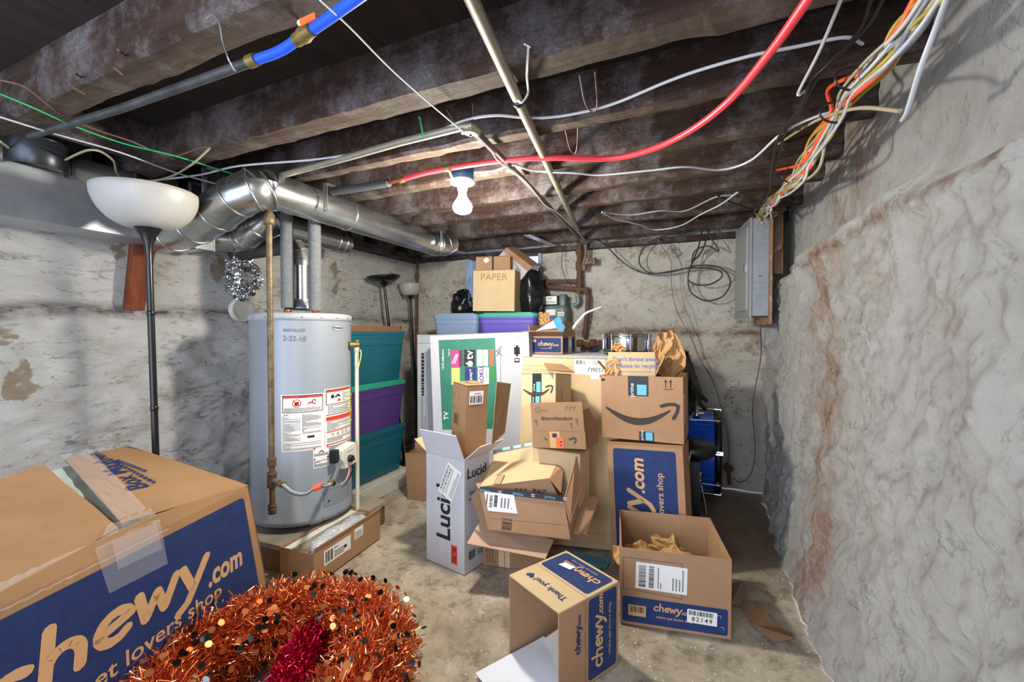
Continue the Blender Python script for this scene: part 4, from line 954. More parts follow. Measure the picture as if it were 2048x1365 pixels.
m.grid(lambda a, b: (rf1.lerp(rb1, b)+Ldir*(.09*(1-a)-.01))+Vector((0, 0, .014+.004*noise.noise(Vector((a*6, b*14, 2))))), 8, 20, CLEAR, smooth=False)
def seam(a, b):
    A = LFT+Vector((0, 0, -.012)); B = RFT+Vector((0, 0, -.012)); p = A.lerp(B, .12+.5*a); return p+Vector((0, 0, .045*b))+Nd*(.05*b-.004)+Vector((0, 0, .006*noise.noise(Vector((a*30, b*3, 2)))))
m.grid(seam, 60, 3, CLEAR, smooth=False); part('clear_tape', m, t, True)

# ------------------------------------------------------------------ 2. white tall box
def pr(m, fr, w, d, h):
    F = fr['F']; 
    m.txt(F, 'Lucid', -.005, .285, .135, INK, rot=90, bold=.022, sx=1.0)

    m.rect(F, .045, .035, .085, .13, RED); m.fine(F, .05, .045, .08, .12, INK, 7)
    R = fr['R']
    m.txt(R, 'Lucid', -.005, .50, .072, INK, bold=.014); m.txt(R, 'Gel', -.045, .40, .03, INK, bold=.004); m.txt(R, 'MATT', -.05, .37, .014, INK, bold=.01)
    m.bars(R, -.07, .06, -.02, .105, INK, 16); m.fine(R, .0, .06, .07, .1, INK, 4)
pL = [-1.182, 1.961, 0.002, -11.4, 0, 0, 0.27, 0.20, 0.575]
t, fr = carton('tall narrow white carton with sideways black lettering, standing open on the floor', pL, KW, prints=pr, inside=KT,
    flaps=(('F', .145, 112, None, .006), ('L', .11, 150, None, 0, None, KT), ('R', .13, 140, None, .0)))
m = MB(); X = fr['F'] @ Matrix.Translation((.038, .452, 0)) @ Matrix.Rotation(rad(-24), 4, 'Z'); shiplabel(m, X, -.052, -.09, .052, .09, 4, .003); part('shipping_label', m, t)
# brown tall carton standing inside it
p3 = [-1.185, 1.975, .10, -30, 0, 3.5, .155, .135, .86]
p3 = [-1.168, 2.0, .02, -30, -1, 3, .145, .13, .93]
def pr(m, fr, w, d, h):
    F = fr['F']; R = fr['R']
    m.rect(F, -.055, .71, -.0, .77, INK, .001); m.rect(F, -.053, .712, -.002, .768, KD, .0013); m.bars(F, -.05, .716, -.005, .764, INK, 11)
    for u, v in ((-.055, .87), (-.01, .86), (-.055, .80), (-.01, .79)): m.stroke(F, [(u, v), (u+.01, v)], .002, INK); m.stroke(F, [(u, v), (u, v-.012)], .002, INK)
    smile(m, fr['T'], 0, 0, .1, SMILE, 10)
t, fr = carton('tall narrow brown carton standing inside the open white carton', p3, KD, top='closed', prints=pr)
m = MB(); X = fr['R']; m.rect(X, -.05, .83, .035, .90, WPR, .0015); m.bars(X, -.045, .838, .03, .875, INK, 18, .0021); m.fine(X, -.02, .882, .02, .89, INK, 1, .0021); part('shipping_label', m, t)
m = MB(); a = P(994, 764, t=2.12); b = P(1022, 768, t=2.2); c = P(1010, 866, t=2.2); d = P(984, 890, t=2.1); sheet(m, [a, d, c, b], KD); solo('cardboard_sheet', m, 'loose brown cardboard panel standing in the open white carton, right of the brown one', 'cardboard')

# 3. small brown carton left of it
t, fr = carton('small brown open carton on the floor left of the open white carton', [-1.842, 2.623, 0, 10.7, 1.2, -3, .24, .16, .335], KD, flaps=(('F', .012, 95), ('B', .05, 100)))

# ------------------------------------------------------------------ 4. television carton
GREEN = mat('screen_green', '#2c8a6c', .4, col2='#2f5d50', nscale=2)
def pr(m, fr, w, d, h):
    F = fr['F']
    def q(u, v): return hit(boxM(pT) @ F, u, v)
    c = [q(885, 860), q(998, 858), q(990, 676), q(877, 681)]; m.poly(F, c, GREEN, .001)
    def tile(x0, y0, x1, y1, mt):
        m.poly(F, [q(x0, y1), q(x1, y1), q(x1, y0), q(x0, y0)], mt, .0018); a, b = q(x0, y1), q(x1, y0); return (a[0]+b[0])/2, (a[1]+b[1])/2, b[0]-a[0], b[1]-a[1]
    PK = mat('tile_pink', '#d8397b', .5); TB = mat('tile_black', '#1d1f1e', .5); TBL = mat('tile_blue', '#27306f', .5); TY_ = mat('tile_yellow', '#c3cf6a', .5); TO = mat('tile_orange', '#d95f37', .5); TG = mat('tile_green', '#2f8a45', .5); MAR = mat('tile_plum', '#5d2a4a', .5); PUR = mat('roku_purple', '#4b2f86', .5)
    u, v, a, b = tile(902, 701, 918, 734, PK)
    for k in (-1, 0, 1): m.stroke(F, [(u-.012+k*.012, v-.035), (u+.018+k*.008, v+.03)], .004, WPR, .0026)
    tile(918, 701, 925, 733, MAR)
    u, v, a, b = tile(928, 700, 951, 733, TB); m.txt(F, 'tv', u, v+.022, .08, WPR, rot=90, bold=.015, w=.0026); m.disc(F, u+.002, v-.04, .021, WPR, .0026); m.stroke(F, [(u-.028, v-.035), (u-.022, v-.04)], .008, WPR, .0026)
    u, v, a, b = tile(954, 700, 976, 733, WPR); m.txt(F, 'pandora', u, v, .036, GREYINK, rot=90, w=.0026)
    tile(979, 699, 987, 732, TO); tile(903, 736, 920, 770, TY_); 
    u, v, a, b = tile(930, 735, 953, 768, TBL); m.txt(F, 'Disney+', u, v-.01, .034, WPR, rot=90, bold=.01, w=.0026)
    u, v, a, b = tile(956, 735, 978, 768, WPR); m.txt(F, 'ROKU', u-.012, v+.0, .045, PUR, rot=90, bold=.03, w=.0026); m.txt(F, 'Channel', u+.022, v, .026, GREYINK, rot=90, w=.0026)
    tile(980, 735, 989, 767, TG)
    for (x, y, st, s) in ((886, 728, '12:42 pm', .024), (886, 709, 'Options', .022), (898, 705, 'Search', .018)):
        u, v = q(x, y); m.txt(F, st, u, v, s, WPR, rot=90, bold=.01, w=.0026)
    u, v = q(893, 832); m.txt(F, 'TV', u, v, .05, WPR, rot=90, bold=.02, w=.0026)
    # set seen from the side and its stand
    for (x0, y0, x1, y1, wd) in ((1001, 700, 1003, 860, .003), (1001, 700, 994, 712, .007), (992, 704, 1003, 694, .007), (994, 704, 1004, 711, .005)): m.stroke(F, [q(x0, y0), q(x1, y1)], wd, GREYINK)
    u, v = q(1034, 683); m.rect(F, u-.018, v-.03, u+.018, v+.03, GREYINK, .0012); m.rect(F, u-.015, v-.027, u+.015, v+.027, WPR, .0016)
    u, v = q(1034, 702); m.rect(F, u-.02, v-.025, u+.02, v+.025, INK); u, v = q(1034, 721); m.rect(F, u-.018, v-.015, u+.018, v+.015, INK, .0012); m.rect(F, u-.013, v-.004, u+.013, v+.008, WPR, .0018)
    for y in (693, 711): u, v = q(1034, y); m.disc(F, u, v, .008, INK)
pT = [-1.389, 2.70, 0.002, 9.9, 0, -2.0, .722, .135, 1.21]
carton('large white flat-screen television carton with a green screen picture, standing upright', pT, KW, top='closed', prints=pr)
KG = cardboard('grey_board', '#b9bbc0', '#a9abb0')
def pr(m, fr, w, d, h):
    F = fr['F']; m.fine(F, -w/2+.03, .72, -w/2+.065, 1.06, INK, 1, vert=True, fill=.7); m.fine(F, -w/2+.03, .45, -w/2+.075, .72, GREYINK, 6, vert=True); m.rect(F, -w/2, h-.07, w/2, h-.067, GREYINK)
carton('flat grey printed carton standing behind the white television carton', [-1.80, 2.86, 0.002, 8.6, 0, 0, .50, .10, 1.20], KG, top='closed', prints=pr)

# ------------------------------------------------------------------ 5. big tan carton behind the pile
def pr(m, fr, w, d, h):
    F = fr['F']
    for v in (h-.055, h-.085, h*.93, .08): m.rect(F, -w/2, v, w/2, v+.0015, HINK, .0008)
    X = F @ Matrix.Translation((w/2-.13, h-.045, 0)); m.rect(X, -.125, -.05, .05, .04, WPR, .0015); m.rect(X, -.03, -.075, .05, -.0499, WPR, .0015)
    m.bars(X, -.115, .008, -.06, .032, INK, 12, .0021); m.txt(X, '1536U', .0, -.02, .034, INK, rot=180, bold=.012, w=.0021); m.rect(X, .022, -.068, .042, -.048, RED, .0021); m.fine(X, -.02, .01, .03, .03, GREYINK, 2, .0021)
carton('big tan carton labelled 1536U, leaning upright behind the pile of small cartons', [-.70, 2.36, 0.01, 14.0, -7, 1.0, .56, .13, 1.06], KT, top='closed', prints=pr)
m = MB(); a = P(1062, 740, t=2.2); b = P(1112, 727, t=2.3); c = P(1125, 735, t=2.2)
t_ = [P(1087, 726, t=2.28), P(1096, 740, t=2.22), P(1150, 745, t=2.3), P(1125, 729, t=2.34)]; sheet(m, t_, KD); solo('cardboard_flap', m, 'torn brown cardboard flap sticking up behind the small smile carton', 'cardboard')

# small cartons in front of it
def pr(m, fr, w, d, h):
    F = fr['F']; smile(m, F, .0, .085, .19, SMILE, 2)
    primetape(m, F, -.035, h-.105, .02, h, vert=True); primetape(m, F, -.04, 0, .015, .055, vert=True); m.fine(fr['R'], -.03, .03, -.02, .1, INK, 2, vert=True)
carton('small tan smile-arrow carton, uppermost of the little cartons in front of the big tan one', [-.772, 2.225, .815, -8, -6, -3.0, .205, .20, .175], KT, top='closed', prints=pr, flaps=(('F', .002, 180),))
def flower(m, M, u, v, s):
    for k in range(6): a = k*pi/3; m.disc(M, u+s*.5*cos(a), v+s*.5*sin(a), s*.32, SMILE, .0012, 10, s*.25)
    m.stroke(M, [(u, v-s*.5), (u+.003, v-s*2.2)], .0016, SMILE); m.stroke(M, [(u, v-s*1.6), (u+s*.6, v-s*1.2)], .0016, SMILE)
def flp(m, F_, W, L_):
    m.txt(F_, '#morethanabox', 0, L_*.45, .026, SMILE, bold=.012)
    m.disc(F_, -.1, L_*.75, .010, SMILE, .0012, 16, .0085)
    for k in range(9): a = k*2*pi/9; m.stroke(F_, [(-.1+.013*cos(a), L_*.75+.013*sin(a)), (-.1+.022*cos(a), L_*.75+.022*sin(a))], .0015, SMILE)
    m.stroke(F_, [(-.08, L_*.7), (-.06, L_*.74), (-.04, L_*.7)], .0015, SMILE)
    for u, v, s in ((-.115, .05, .011), (.075, .035, .009), (.105, .055, .012)): flower(m, F_, u, v, s)
    for k in range(3): m.stroke(F_, [(.05+.02*k, L_*.7), (.065+.02*k, L_*.86), (.05+.02*k, L_*.8)], .0015, SMILE)
def pr(m, fr, w, d, h):
    F = fr['F']; m.stroke(F, [(.06, .045), (.085, .055), (.095, .045), (.085, .028)], .007, SMILE); m.stroke(F, [(-.06, .04), (-.075, .05)], .005, SMILE); m.fine(fr['R'], -.07, .015, -.06, .07, INK, 2, vert=True)
    m.rect(F, -.045, .0, .01, h, cardboard('tape_tan', '#c9a06e', '#c09666'), .0012); m.rect(F, -.012, -.0, .03, .055, ORG, .0018); m.rect(F, -.03, h-.03, -.005, h-.01, NAVY, .0018)
    for v in (.015, .032): m.disc(F, .014, v, .005, NAVY, .0024, 10)
carton('open flat carton with hashtag and doodled sun and flowers on its raised flap', [-.627, 2.111, .640, -5.4, -2.7, -5.5, .284, .19, .083], KD, prints=pr, flaps=(('F', .143, 92, None, 0, flp, KD), ('R', .10, 78, None, .05)))
# plain carton that carries it (behind the chewed one)
carton('plain tan carton half hidden under the flat hashtag carton', [-.66, 2.13, .215, -5, 0, 0, .26, .14, .405], KT, top='closed')

# ------------------------------------------------------------------ 6. battered carton lying open on the pile
t = thing('cardboard_box', 'battered brown carton lying tilted on the pile with torn black tape and open flaps', 'box', P(1055, 1070, t=2.1), group='cardboard cartons')
TL, TR, BL, BR = P(957, 977, t=2.02), P(1128, 1003, t=1.98), P(976, 1060, t=1.99), P(1141, 1081, t=1.95)
TRb, BRb, BLb, TLb = P(1160, 960, t=2.16), P(1163, 1030, t=2.15), P(985, 1010, t=2.3), P(987, 926, t=2.3)
m = MB(); sheet(m, [BL, BR, TR, TL], KB, .005, KI)
BX = qframe(BL, BR, TL)
def hb(u, v): return hit(BX, u, v)
crease = hb(976, 1037); cr2 = hb(1140, 1052); m.stroke(BX, [crease, cr2], .0015, HINK, .001)
q0, q1 = hb(1005, 1037), hb(1022, 1062); m.rect(BX, q0[0], q1[1], q1[0], q0[1], INK, .001); m.rect(BX, q0[0]+.002, q1[1]+.002, q1[0]-.002, q0[1]-.002, KB, .0014); m.bars(BX, q0[0]+.003, q1[1]+.003, q1[0]-.003, q0[1]-.003, INK, 9, .0018, False)
sheet(m, [BR, BRb, TRb, TR], KB, .005, KI); sheet(m, [BLb, BL, TL, TLb], KB, .005); sheet(m, [BRb, BLb, TLb, TRb], KB, .005); sheet(m, [BL, BLb, BRb, BR], KB, .005)
RX = qframe(BR, BRb, TR); m.txt(RX, 'B2', .07, .10, .045, INK, rot=80)
part('box_body', m, t, True)
# inner light panel
i0, i1, i2, i3 = P(961, 974, t=2.03), P(1099, 957, t=2.02), P(1117, 920, t=2.22), P(987, 921, t=2.30)
m = MB(); sheet(m, [i0, i1, i2, i3], KT, .004); IX = qframe(i0, i1, i3)
def hi(u, v): return hit(IX, u, v)
pts = [hi(987, 970), hi(1001, 970), hi(1010, 951), hi(997, 951)]
m.poly(IX, pts, INK, .001); m.poly(IX, [hi(988.5, 969), hi(1000, 969), hi(1008.5, 952), hi(997.5, 952)], KT, .0014)
for k in range(6):
    a = k/6+.05; A = hi(990+9*a, 968-16*a); B = hi(999+9*a, 968-16*a); m.stroke(IX, [A, B], .0028, INK, .0018)
part('inner_panel', m, t, True, label='light tan inner panel')
m = MB(); j0, j1 = P(1128, 1000, t=2.0), P(1095, 1000, t=2.03)
sheet(m, [P(965, 985, t=2.045), P(1122, 1003, t=2.03), i1-Vector((0, .005, .0)), i0], KB, .004); JX = qframe(P(965, 985, t=2.045), P(1122, 1003, t=2.03), i1)
u, v = hit(JX, 1040, 980); m.txt(JX, 'AA7', u, v, .034, INK, w=.014); u, v = hit(JX, 1078, 982); m.txt(JX, 'RAZ', u, v, .034, INK, w=.014)
sheet(m, [i1, P(1122, 985, t=2.0), P(1128, 930, t=2.18), i2], KB, .004)
part('inner_panel', m, t, True)
m = MB(); sheet(m, [P(987, 922, t=2.3), P(1117, 920, t=2.22), P(1115, 884, t=2.27), P(988, 908, t=2.33)], KT, .004)
UX = qframe(P(987, 922, t=2.3), P(1117, 920, t=2.22), P(988, 908, t=2.33))
m.poly(UX, [hit(UX, 986, 910), hit(UX, 1115, 887), hit(UX, 1115, 879), hit(UX, 987, 901)], TAPEB, .001)
for k in range(5): x = 1005+k*22; m.poly(UX, [hit(UX, x, 905-(x-988)*.18), hit(UX, x+15, 902.5-(x-988)*.18), hit(UX, x+15, 897-(x-988)*.18), hit(UX, x, 899.5-(x-988)*.18)], TAPEL, .0016)
a, b = hit(UX, 1077, 910), hit(UX, 1104, 897); m.rect(UX, a[0], a[1], b[0], b[1], INK, .001); m.rect(UX, a[0]+.002, a[1]+.002, b[0]-.002, b[1]-.002, KT, .0014); m.bars(UX, a[0]+.004, a[1]+.004, b[0]-.004, b[1]-.004, INK, 12, .0018)
part('flap', m, t, True)
m = MB(); sheet(m, [TR, BR+Vector((0, 0, .08)), P(1166, 975, t=2.1), P(1153, 913, t=2.1)], KB, .004); DX = qframe(TR, BR, P(1166, 975, t=2.1)); part('flap', m, t, True)
m = MB(); sheet(m, [P(1147, 1062, t=2.0), P(1172, 1069, t=2.0), P(1199, 996, t=2.2), P(1163, 990, t=2.18)], KD, .004); part('flap', m, t, True)
m = MB(); sheet(m, [P(942, 992, t=2.08), P(958, 1041, t=2.06), P(976, 1050, t=2.02), P(957, 978, t=2.02)], KD, .004); sheet(m, [P(951, 968, t=2.1), P(957, 978, t=2.03), P(987, 921, t=2.31), P(984, 930, t=2.33)], KB, .004); part('flap', m, t, True)
# tape and labels
m = MB(); m.poly(BX, [hb(957, 984), hb(1128, 1004), hb(1127, 992), hb(960, 974)], TAPEB, .0012)
for x in (966, 1032, 1096): u, v = hb(x+4, 981+(x-957)*.1); m.txt(BX, 'prime', u, v, .021, TAPEL, rot=-3, w=.002); u, v = hb(x+34, 984+(x-957)*.1); m.fine(BX, u-.008, v-.008, u+.008, v+.008, WPR, 2, .002)
part('black_tape', m, t, True)
m = MB(); m.poly(RX, [hit(RX, 1131, 998), hit(RX, 1133, 986), hit(RX, 1150, 960), hit(RX, 1152, 968)], TAPEL, .002); part('blue_tape', m, t, True, label='strip of light blue and black parcel tape on the right side')
m = MB(); u0, v1 = hb(968, 983); u1, v0 = hb(1034, 1024)
X = BX @ Matrix.Translation((0, 0, 0)); m.poly(X, [hb(976, 1022), hb(1035, 1028), hb(1028, 991), hb(968, 983)], WPR, .0014)
m.bars(X, u0+.03, v0+.005, u0+.045, v1-.015, INK, 20, .002, False); m.fine(X, u0+.05, v0+.01, u0+.07, v1-.01, INK, 1, .002, vert=True, fill=.8); m.fine(X, u0+.08, v0+.01, u1-.02, v1-.02, GREYINK, 4, .002, vert=True); m.fine(X, u0+.012, v0+.015, u0+.024, v1-.01, INK, 1, .002, vert=True)
part('shipping_label', m, t, True)
# the low carton under it
p6 = [-.90, 2.14, 0.002, 11.6, 0, 0, .33, .30, .215]
def pr(m, fr, w, d, h):
    F = fr['F']; REDD = mat('red_ring', '#a8332a', .7); m.disc(F, .06, .13, .06, REDD, .001, 30, .045); m.rect(F, -.08, 0, -.05, h, KT, .001); m.rect(F, -.045, 0, -.02, h, KT, .001)
    m.fine(F, -.15, .02, -.09, .18, HINK, 4, vert=True); m.disc(fr['R'], -.02, .13, .05, REDD, .001, 30, .03)
t, fr = carton('low brown carton with red ring print, crushed at the bottom of the pile', p6, KD, prints=pr)
m = MB(); sheet(m, [P(934, 1087, t=2.0), P(1091, 1118, t=1.93), P(1108, 1080, t=2.06), P(960, 1042, t=2.14)], mat('flap_inside', '#b89a82', .8, spec=.2), .004); part('flap', m, t, True)
# things on the floor beside it
m = MB(); m.grid(lambda a, b: P(1148, 1106, z=0).lerp(P(1222, 1122, z=0), a).lerp(P(1148, 1132, z=0).lerp(P(1212, 1142, z=0), a), b)+Vector((0, 0, .006+.006*noise.noise(Vector((a*6, b*6, 0))))), 16, 8, mat('blue_sheet', '#2d69a8', .3, col2='#57a79d', nscale=12)); solo('plastic_sheet', m, 'piece of shiny blue green plastic film on the floor under the pile', 'plastic')

# ------------------------------------------------------------------ 7. tall printed carton and the smile carton on top
pC = [-.222, 2.40, 0.002, -4.6, -3.0, -3.5, .385, .25, .622]
def pr(m, fr, w, d, h):
    F = fr['F']; m.rect(F, -w/2+.03, .03, w/2-.035, h-.025, NAVY, .001, .015)
    chewy(m, F, -.005, -.075, .088, TANP, rot=90, sub=False); m.txt(F, 'where pet lovers shop', .075, .275, .046, TANP, rot=90, bold=.012)
carton('tall navy printed carton standing on end under the big smile carton', pC, KB, top='closed', prints=pr)
pA = [-.276, 2.578, 0.640, -2.9, 0, -1.2, .425, .29, .345]
pA[1] = 2.50
def pr(m, fr, w, d, h):
    F = fr['F']; smile(m, F, .005, .155, .40, SMILE, 0)
    primetape(m, F, -.065, h-.105, .04, h); primetape(m, F, -.01, 0, .065, .05)
    for u in (.128, .152): m.stroke(F, [(u, h-.055), (u, h-.02)], .004, SMILE); m.poly(F, [(u-.008, h-.028), (u+.008, h-.028), (u, h-.012)], SMILE)
    m.stroke(F, [(.118, h-.064), (.162, h-.064)], .003, SMILE); m.rect(F, -w/2, h-.03, -w/2+.022, h-.018, INK, .001)
    m.rect(fr['R'], -.1, .1, -.05, .25, WPR, .001); m.fine(fr['R'], -.095, .11, -.055, .24, GREYINK, 3, vert=True)
carton('large open brown carton with a big smile arrow, stacked on the navy printed carton', pA, KB, prints=pr, inside=KI, bottom=True)
pR = [-.345, 2.50, .655, 4, 0, -1.0, .25, .20, .325]
def fl(m, F_, W, L_):
    BL_ = mat('blue_lettering', '#5b7fc0', .7)
    m.txt(F_, "Don't throw away", .02, L_*.70, .032, BL_, bold=.012); m.txt(F_, 'a chance to recycle', .02, L_*.42, .032, BL_, bold=.012); m.stroke(F_, [(-.1, L_*.18), (.11, L_*.18)], .002, BL_)
def pr(m, fr, w, d, h): m.rect(fr['F'], -w/2+.01, 0, w/2-.01, h-.01, mat('mid_blue_print', '#3b5b9c', .7), .001)
t, fr = carton('carton printed with a recycling message, inside the large smile carton', pR, KT, prints=pr, flaps=(('F', .13, 88, None, 0, fl), ('L', .10, 130), ('R', .12, 115), ('B', .1, 80)))
m = MB()
# crumpled kraft paper sticking out
def kraft(lab, c, s, rot, seed, n=22, par=None, freq=2.2, shape=None):
    M_ = Euler([rad(a) for a in rot]).to_matrix().to_4x4(); mm = crumple(c, s[0], s[1], s[2], seed, KP, n, M_, freq=freq, shape=shape); return solo('kraft_paper', mm, lab, 'paper', 'crumpled kraft packing paper')
kraft('tall crumpled sheet of kraft paper rising at the right of the recycling carton', P(1332, 708, t=2.5), (.20, .28, .05), (80, 0, 14), 3, shape=lambda b: .22+.85*sin(pi*(.18+.76*b))*(1-.25*b))
c = P(1330, 705, t=2.45)
kraft('small crumpled piece of kraft paper at the left of the recycling carton', P(1226, 733, t=2.38), (.075, .10, .02), (80, 10, 0), 5)
kraft('pointed scrap of kraft paper in front of the snare drum', P(1238, 697, t=2.46), (.07, .05, .02), (85, 30, 0), 8)

# ------------------------------------------------------------------ 8. open carton front right
pO = [-.123, 2.027, 0.003, 10.4, 0, 0, .425, .395, .318]
def pr(m, fr, w, d, h):
    F = fr['F']; m.rect(F, -w/2+.008, .012, w/2-.012, .118, NAVY, .001, .01)
    chewy(m, F, -.08, .072, .021, TANP, rot=0, sub=False); m.txt(F, 'where pet lovers shop', .0, .048, .0155, TANP, bold=.01, w=.0018)
    m.rect(F, -.18, .04, -.11, .085, TANP, .0018); m.bars(F, -.172, .055, -.118, .08, INK, 16, .0022); 
    for a, b, c in (((-.2, .28), (.03, .28), 0), ((.03, .28), (.03, .262), 0), ((-.2, .28), (-.2, .15), 0), ((-.2, .15), (.03, .135), 0), ((.03, .135), (.03, .155), 0)): m.stroke(F, [a, b], .0016, NAVY, .001)
    for u, v, a, b in ((.175, .09, -1, -1), (.185, .045, -1, 1)): m.stroke(F, [(u, v), (u-.012, v)], .002, TANP); m.stroke(F, [(u, v), (u, v-.012)], .002, TANP)
t, fr = carton('open brown carton with crumpled paper inside, standing at the front right with label 82149', pO, KB, prints=pr, inside=KI)
m = MB(); X = fr['F'] @ Matrix.Rotation(rad(-1), 4, 'Z'); shiplabel(m, X, -.155, .155, .045, .265, 7, .0015); part('shipping_label', m, t)
m = MB(); X = fr['F'] @ Matrix.Translation((.105, .075, 0)) @ Matrix.Rotation(rad(-1), 4, 'Z'); m.rect(X, -.056, -.03, .056, .025, WPR, .002, .004); m.bars(X, -.05, .002, .045, .02, INK, 26, .0026); m.txt(X, '82149', 0, -.014, .024, INK, bold=.015, w=.0026, space=1.35); part('number_sticker', m, t)
Mo = boxM(pO)
def inO(x, y, z): return Mo @ Vector((x, y, z))
kraft('crumpled kraft paper lying in the open carton at the front right', inO(-.06, .0, .135), (.30, .26, .05), (25, -12, 20), 11)
kraft('folded strip of kraft paper at the back of the open front right carton', inO(.03, .08, .18), (.22, .08, .03), (60, 25, 10), 14)

# ------------------------------------------------------------------ 9. carton lying open towards the camera
pY = [-0.456, 1.503, 0.003, -29.4, 0, 0, .271, .295, .308]
w, d, h = pY[6:]; Mx = boxM(pY)
t = thing('cardboard_box', 'open navy printed carton lying on its side at bottom centre, thank you message on top', 'box', M=Mx, group='cardboard cartons')
th = .005; x, y = w/2, d/2; FRA = frames(w, d, h)
m = MB(); m.box(-x, -y, h-th, x, y, h, KT); m.box(x-th, -y, 0, x, y, h-th, KB); m.box(-x, y-th, 0, x-th, y, h-th, KB); m.box(-x, -y, 0, x-th, y-th, th, KB); m.box(-x, -y, th, -x+th, y-th, h-th, KB)
e = .0006
m.quad((-x+th+e, -y, th), (-x+th+e, y-th, th), (-x+th+e, y-th, h-th), (-x+th+e, -y, h-th), KI); m.quad((-x+th, y-th-e, th), (x-th, y-th-e, th), (x-th, y-th-e, h-th), (-x+th, y-th-e, h-th), KI)
T_ = FRA['T']; R_f = FRA['R']
m.rect(T_, -x+.012, -.005, x-.012, y-.012, NAVY, .001, .012)
m.stroke(T_, [(-x, -.018), (x, -.018)], .0012, HINK, .0008)
chewy(m, T_, x-.03, .092, .026, TANP, rot=180, sub=False); m.txt(T_, 'where pet lovers shop', .0, .112, .0145, TANP, rot=180, w=.0018)
m.txt(T_, 'Thank you!', .02, -.085, .036, NAVY, rot=180, bold=.008)
hp = []
for k in range(20): a = 2*pi*k/20; hp.append((-.085-.0011*16*sin(a)**3, -.085-.0011*(13*cos(a)-5*cos(2*a)-2*cos(3*a)-cos(4*a))))
m.poly(T_, hp[::-1], NAVY)
m.rect(R_f, -.01, .012, y-.012, h-.012, NAVY, .001, .012)
chewy(m, R_f, .062, .04, .036, TANP, rot=90, sub=False); m.txt(R_f, 'where pet lovers shop', .098, .155, .021, TANP, rot=90, w=.0018)
chewy(m, R_f, -.05, .13, .019, NAVY, rot=90, sub=False); m.txt(R_f, 'where pet lovers shop', -.062, .19, .0105, NAVY, rot=90, w=.0018)
m.stroke(R_f, [(-.025, .0), (-.025, h)], .0012, HINK, .0008)
part('box_body', m, t)
# papers in and before it
PAP = mat('white_paper', '#dcdfe8', .6)
def paper(name, lab, pts, mt=PAP, bend=.01, pr=None):
    a, b, c, d = [Mx @ Vector(p) for p in pts]; m = MB()
    fn = lambda s, q: a.lerp(b, s).lerp(d.lerp(c, s), q)+Vector((0, 0, bend*noise.noise(Vector((s*2, q*2, 1)))+bend*.6))
    m.grid(fn, 12, 12, mt); m.grid(lambda s, q: fn(s, q)-Vector((0, 0, .0008)), 12, 12, mt)
    if pr: pr(m, qframe(a+Vector((0, 0, bend+.004)), b+Vector((0, 0, bend+.004)), d+Vector((0, 0, bend+.004))))
    solo(name, m, lab, 'paper')
paper('padded_envelope', 'white plastic mailer lying half out of the overturned carton at the bottom centre', [(-.13, -.30, .006), (.10, -.30, .006), (.115, .02, .02), (-.11, .0, .02)])
paper('paper_slip', 'white printed slip leaning inside the overturned carton at the bottom centre', [(-.09, -.02, .03), (.11, -.09, .03), (.12, .09, .075), (-.06, .12, .075)], mat('printed_paper', '#d5d2cb', .7), .004, lambda m, X: (m.fine(X, .05, .05, .16, .08, INK, 2, .003), m.fine(X, .04, .1, .16, .14, GREYINK, 3, .003)))
m = MB(); X = Matrix.Identity(4); fr = FRA['T']; m.poly(fr, [(-.075, .045), (-.02, .055), (-.02, .085), (-.07, .075)], WPR, .003); mm = part('shipping_label', m, t)

# ------------------------------------------------------------------ 10. long open carton with wrap
pW = [-1.70, 1.665, 0.003, -12, 0, 0, .2, .5, .15]
A = P(557, 1098, z=.15); B = P(630, 1110, z=.15); C = P(760, 1026, z=.15); D = P(701, 1018, z=.15)
yw = math.degrees(math.atan2((B-A).y, (B-A).x)); 
wdt = (B-A).length; dl = ((C-B).length+(D-A).length)/2; ctr = (A+B+C+D)/4; dirv = ((C-B)+(D-A)).normalized(); yw2 = math.degrees(math.atan2(dirv.y, dirv.x))-90
pW = [ctr.x, ctr.y, .003, yw2, 0, 0, wdt, dl, .15]
def pr(m, fr, w, d, h):
    R = fr['R']; m.rect(R, -.19, .06, -.0, .135, WPR, .0012); m.bars(R, -.18, .07, -.13, .125, INK, 14, .0018); m.fine(R, -.12, .07, -.05, .125, INK, 5, .0018); m.rect(R, -.05, .085, -.03, .1, INK, .0018)
    m.rect(R, .03, .09, .10, .147, WPR, .0012); m.fine(R, .035, .095, .09, .14, GREYINK, 4, .0018)
t, fr = carton('long narrow open carton with bubble wrap, on the floor before the water heater', pW, KB, prints=pr, flaps=(('R', .03, 108),))
Mw = boxM(pW)
m = MB(); m.box(-wdt/2+.012, -dl/2+.012, .01, -wdt/2+.05, dl/2-.012, .142, mat('foam_white', '#e6e3d8', .7), Mw); m.box(-wdt/2+.05, -dl/2+.012, .01, wdt/2-.012, dl/2-.04, .095, mat('foam_white', '#e6e3d8', .7), Mw); solo('foam_insert', m, 'white foam packing board inside the long narrow carton', 'packing foam')
WRAP = mat('bubble_wrap', '#e9eef0', .15, alpha=.5, spec=.9)
m = MB()
for s_ in range(3):
    def fn(a, b, s_=s_):
        ang = a*2*pi; L_ = (b-.5)*dl*.8; n1 = noise.noise(Vector((cos(ang)*1.6, sin(ang)*1.6, b*6+s_*9))); n2 = noise.noise(Vector((cos(ang)*5, sin(ang)*5, b*22+s_*9)))
        r = (.052-.008*s_)*(1+.35*n1+.16*n2)*(sin(pi*min(1, max(0, b)))**.3+.02)
        return Mw @ Vector((.022+r*cos(ang), L_+.02, .118+r*.85*sin(ang)))
    m.grid(fn, 36, 60, WRAP, smooth=False)
solo('bubble_wrap', m, 'crumpled clear bubble wrap stuffed in the long narrow carton', 'bubble wrap')
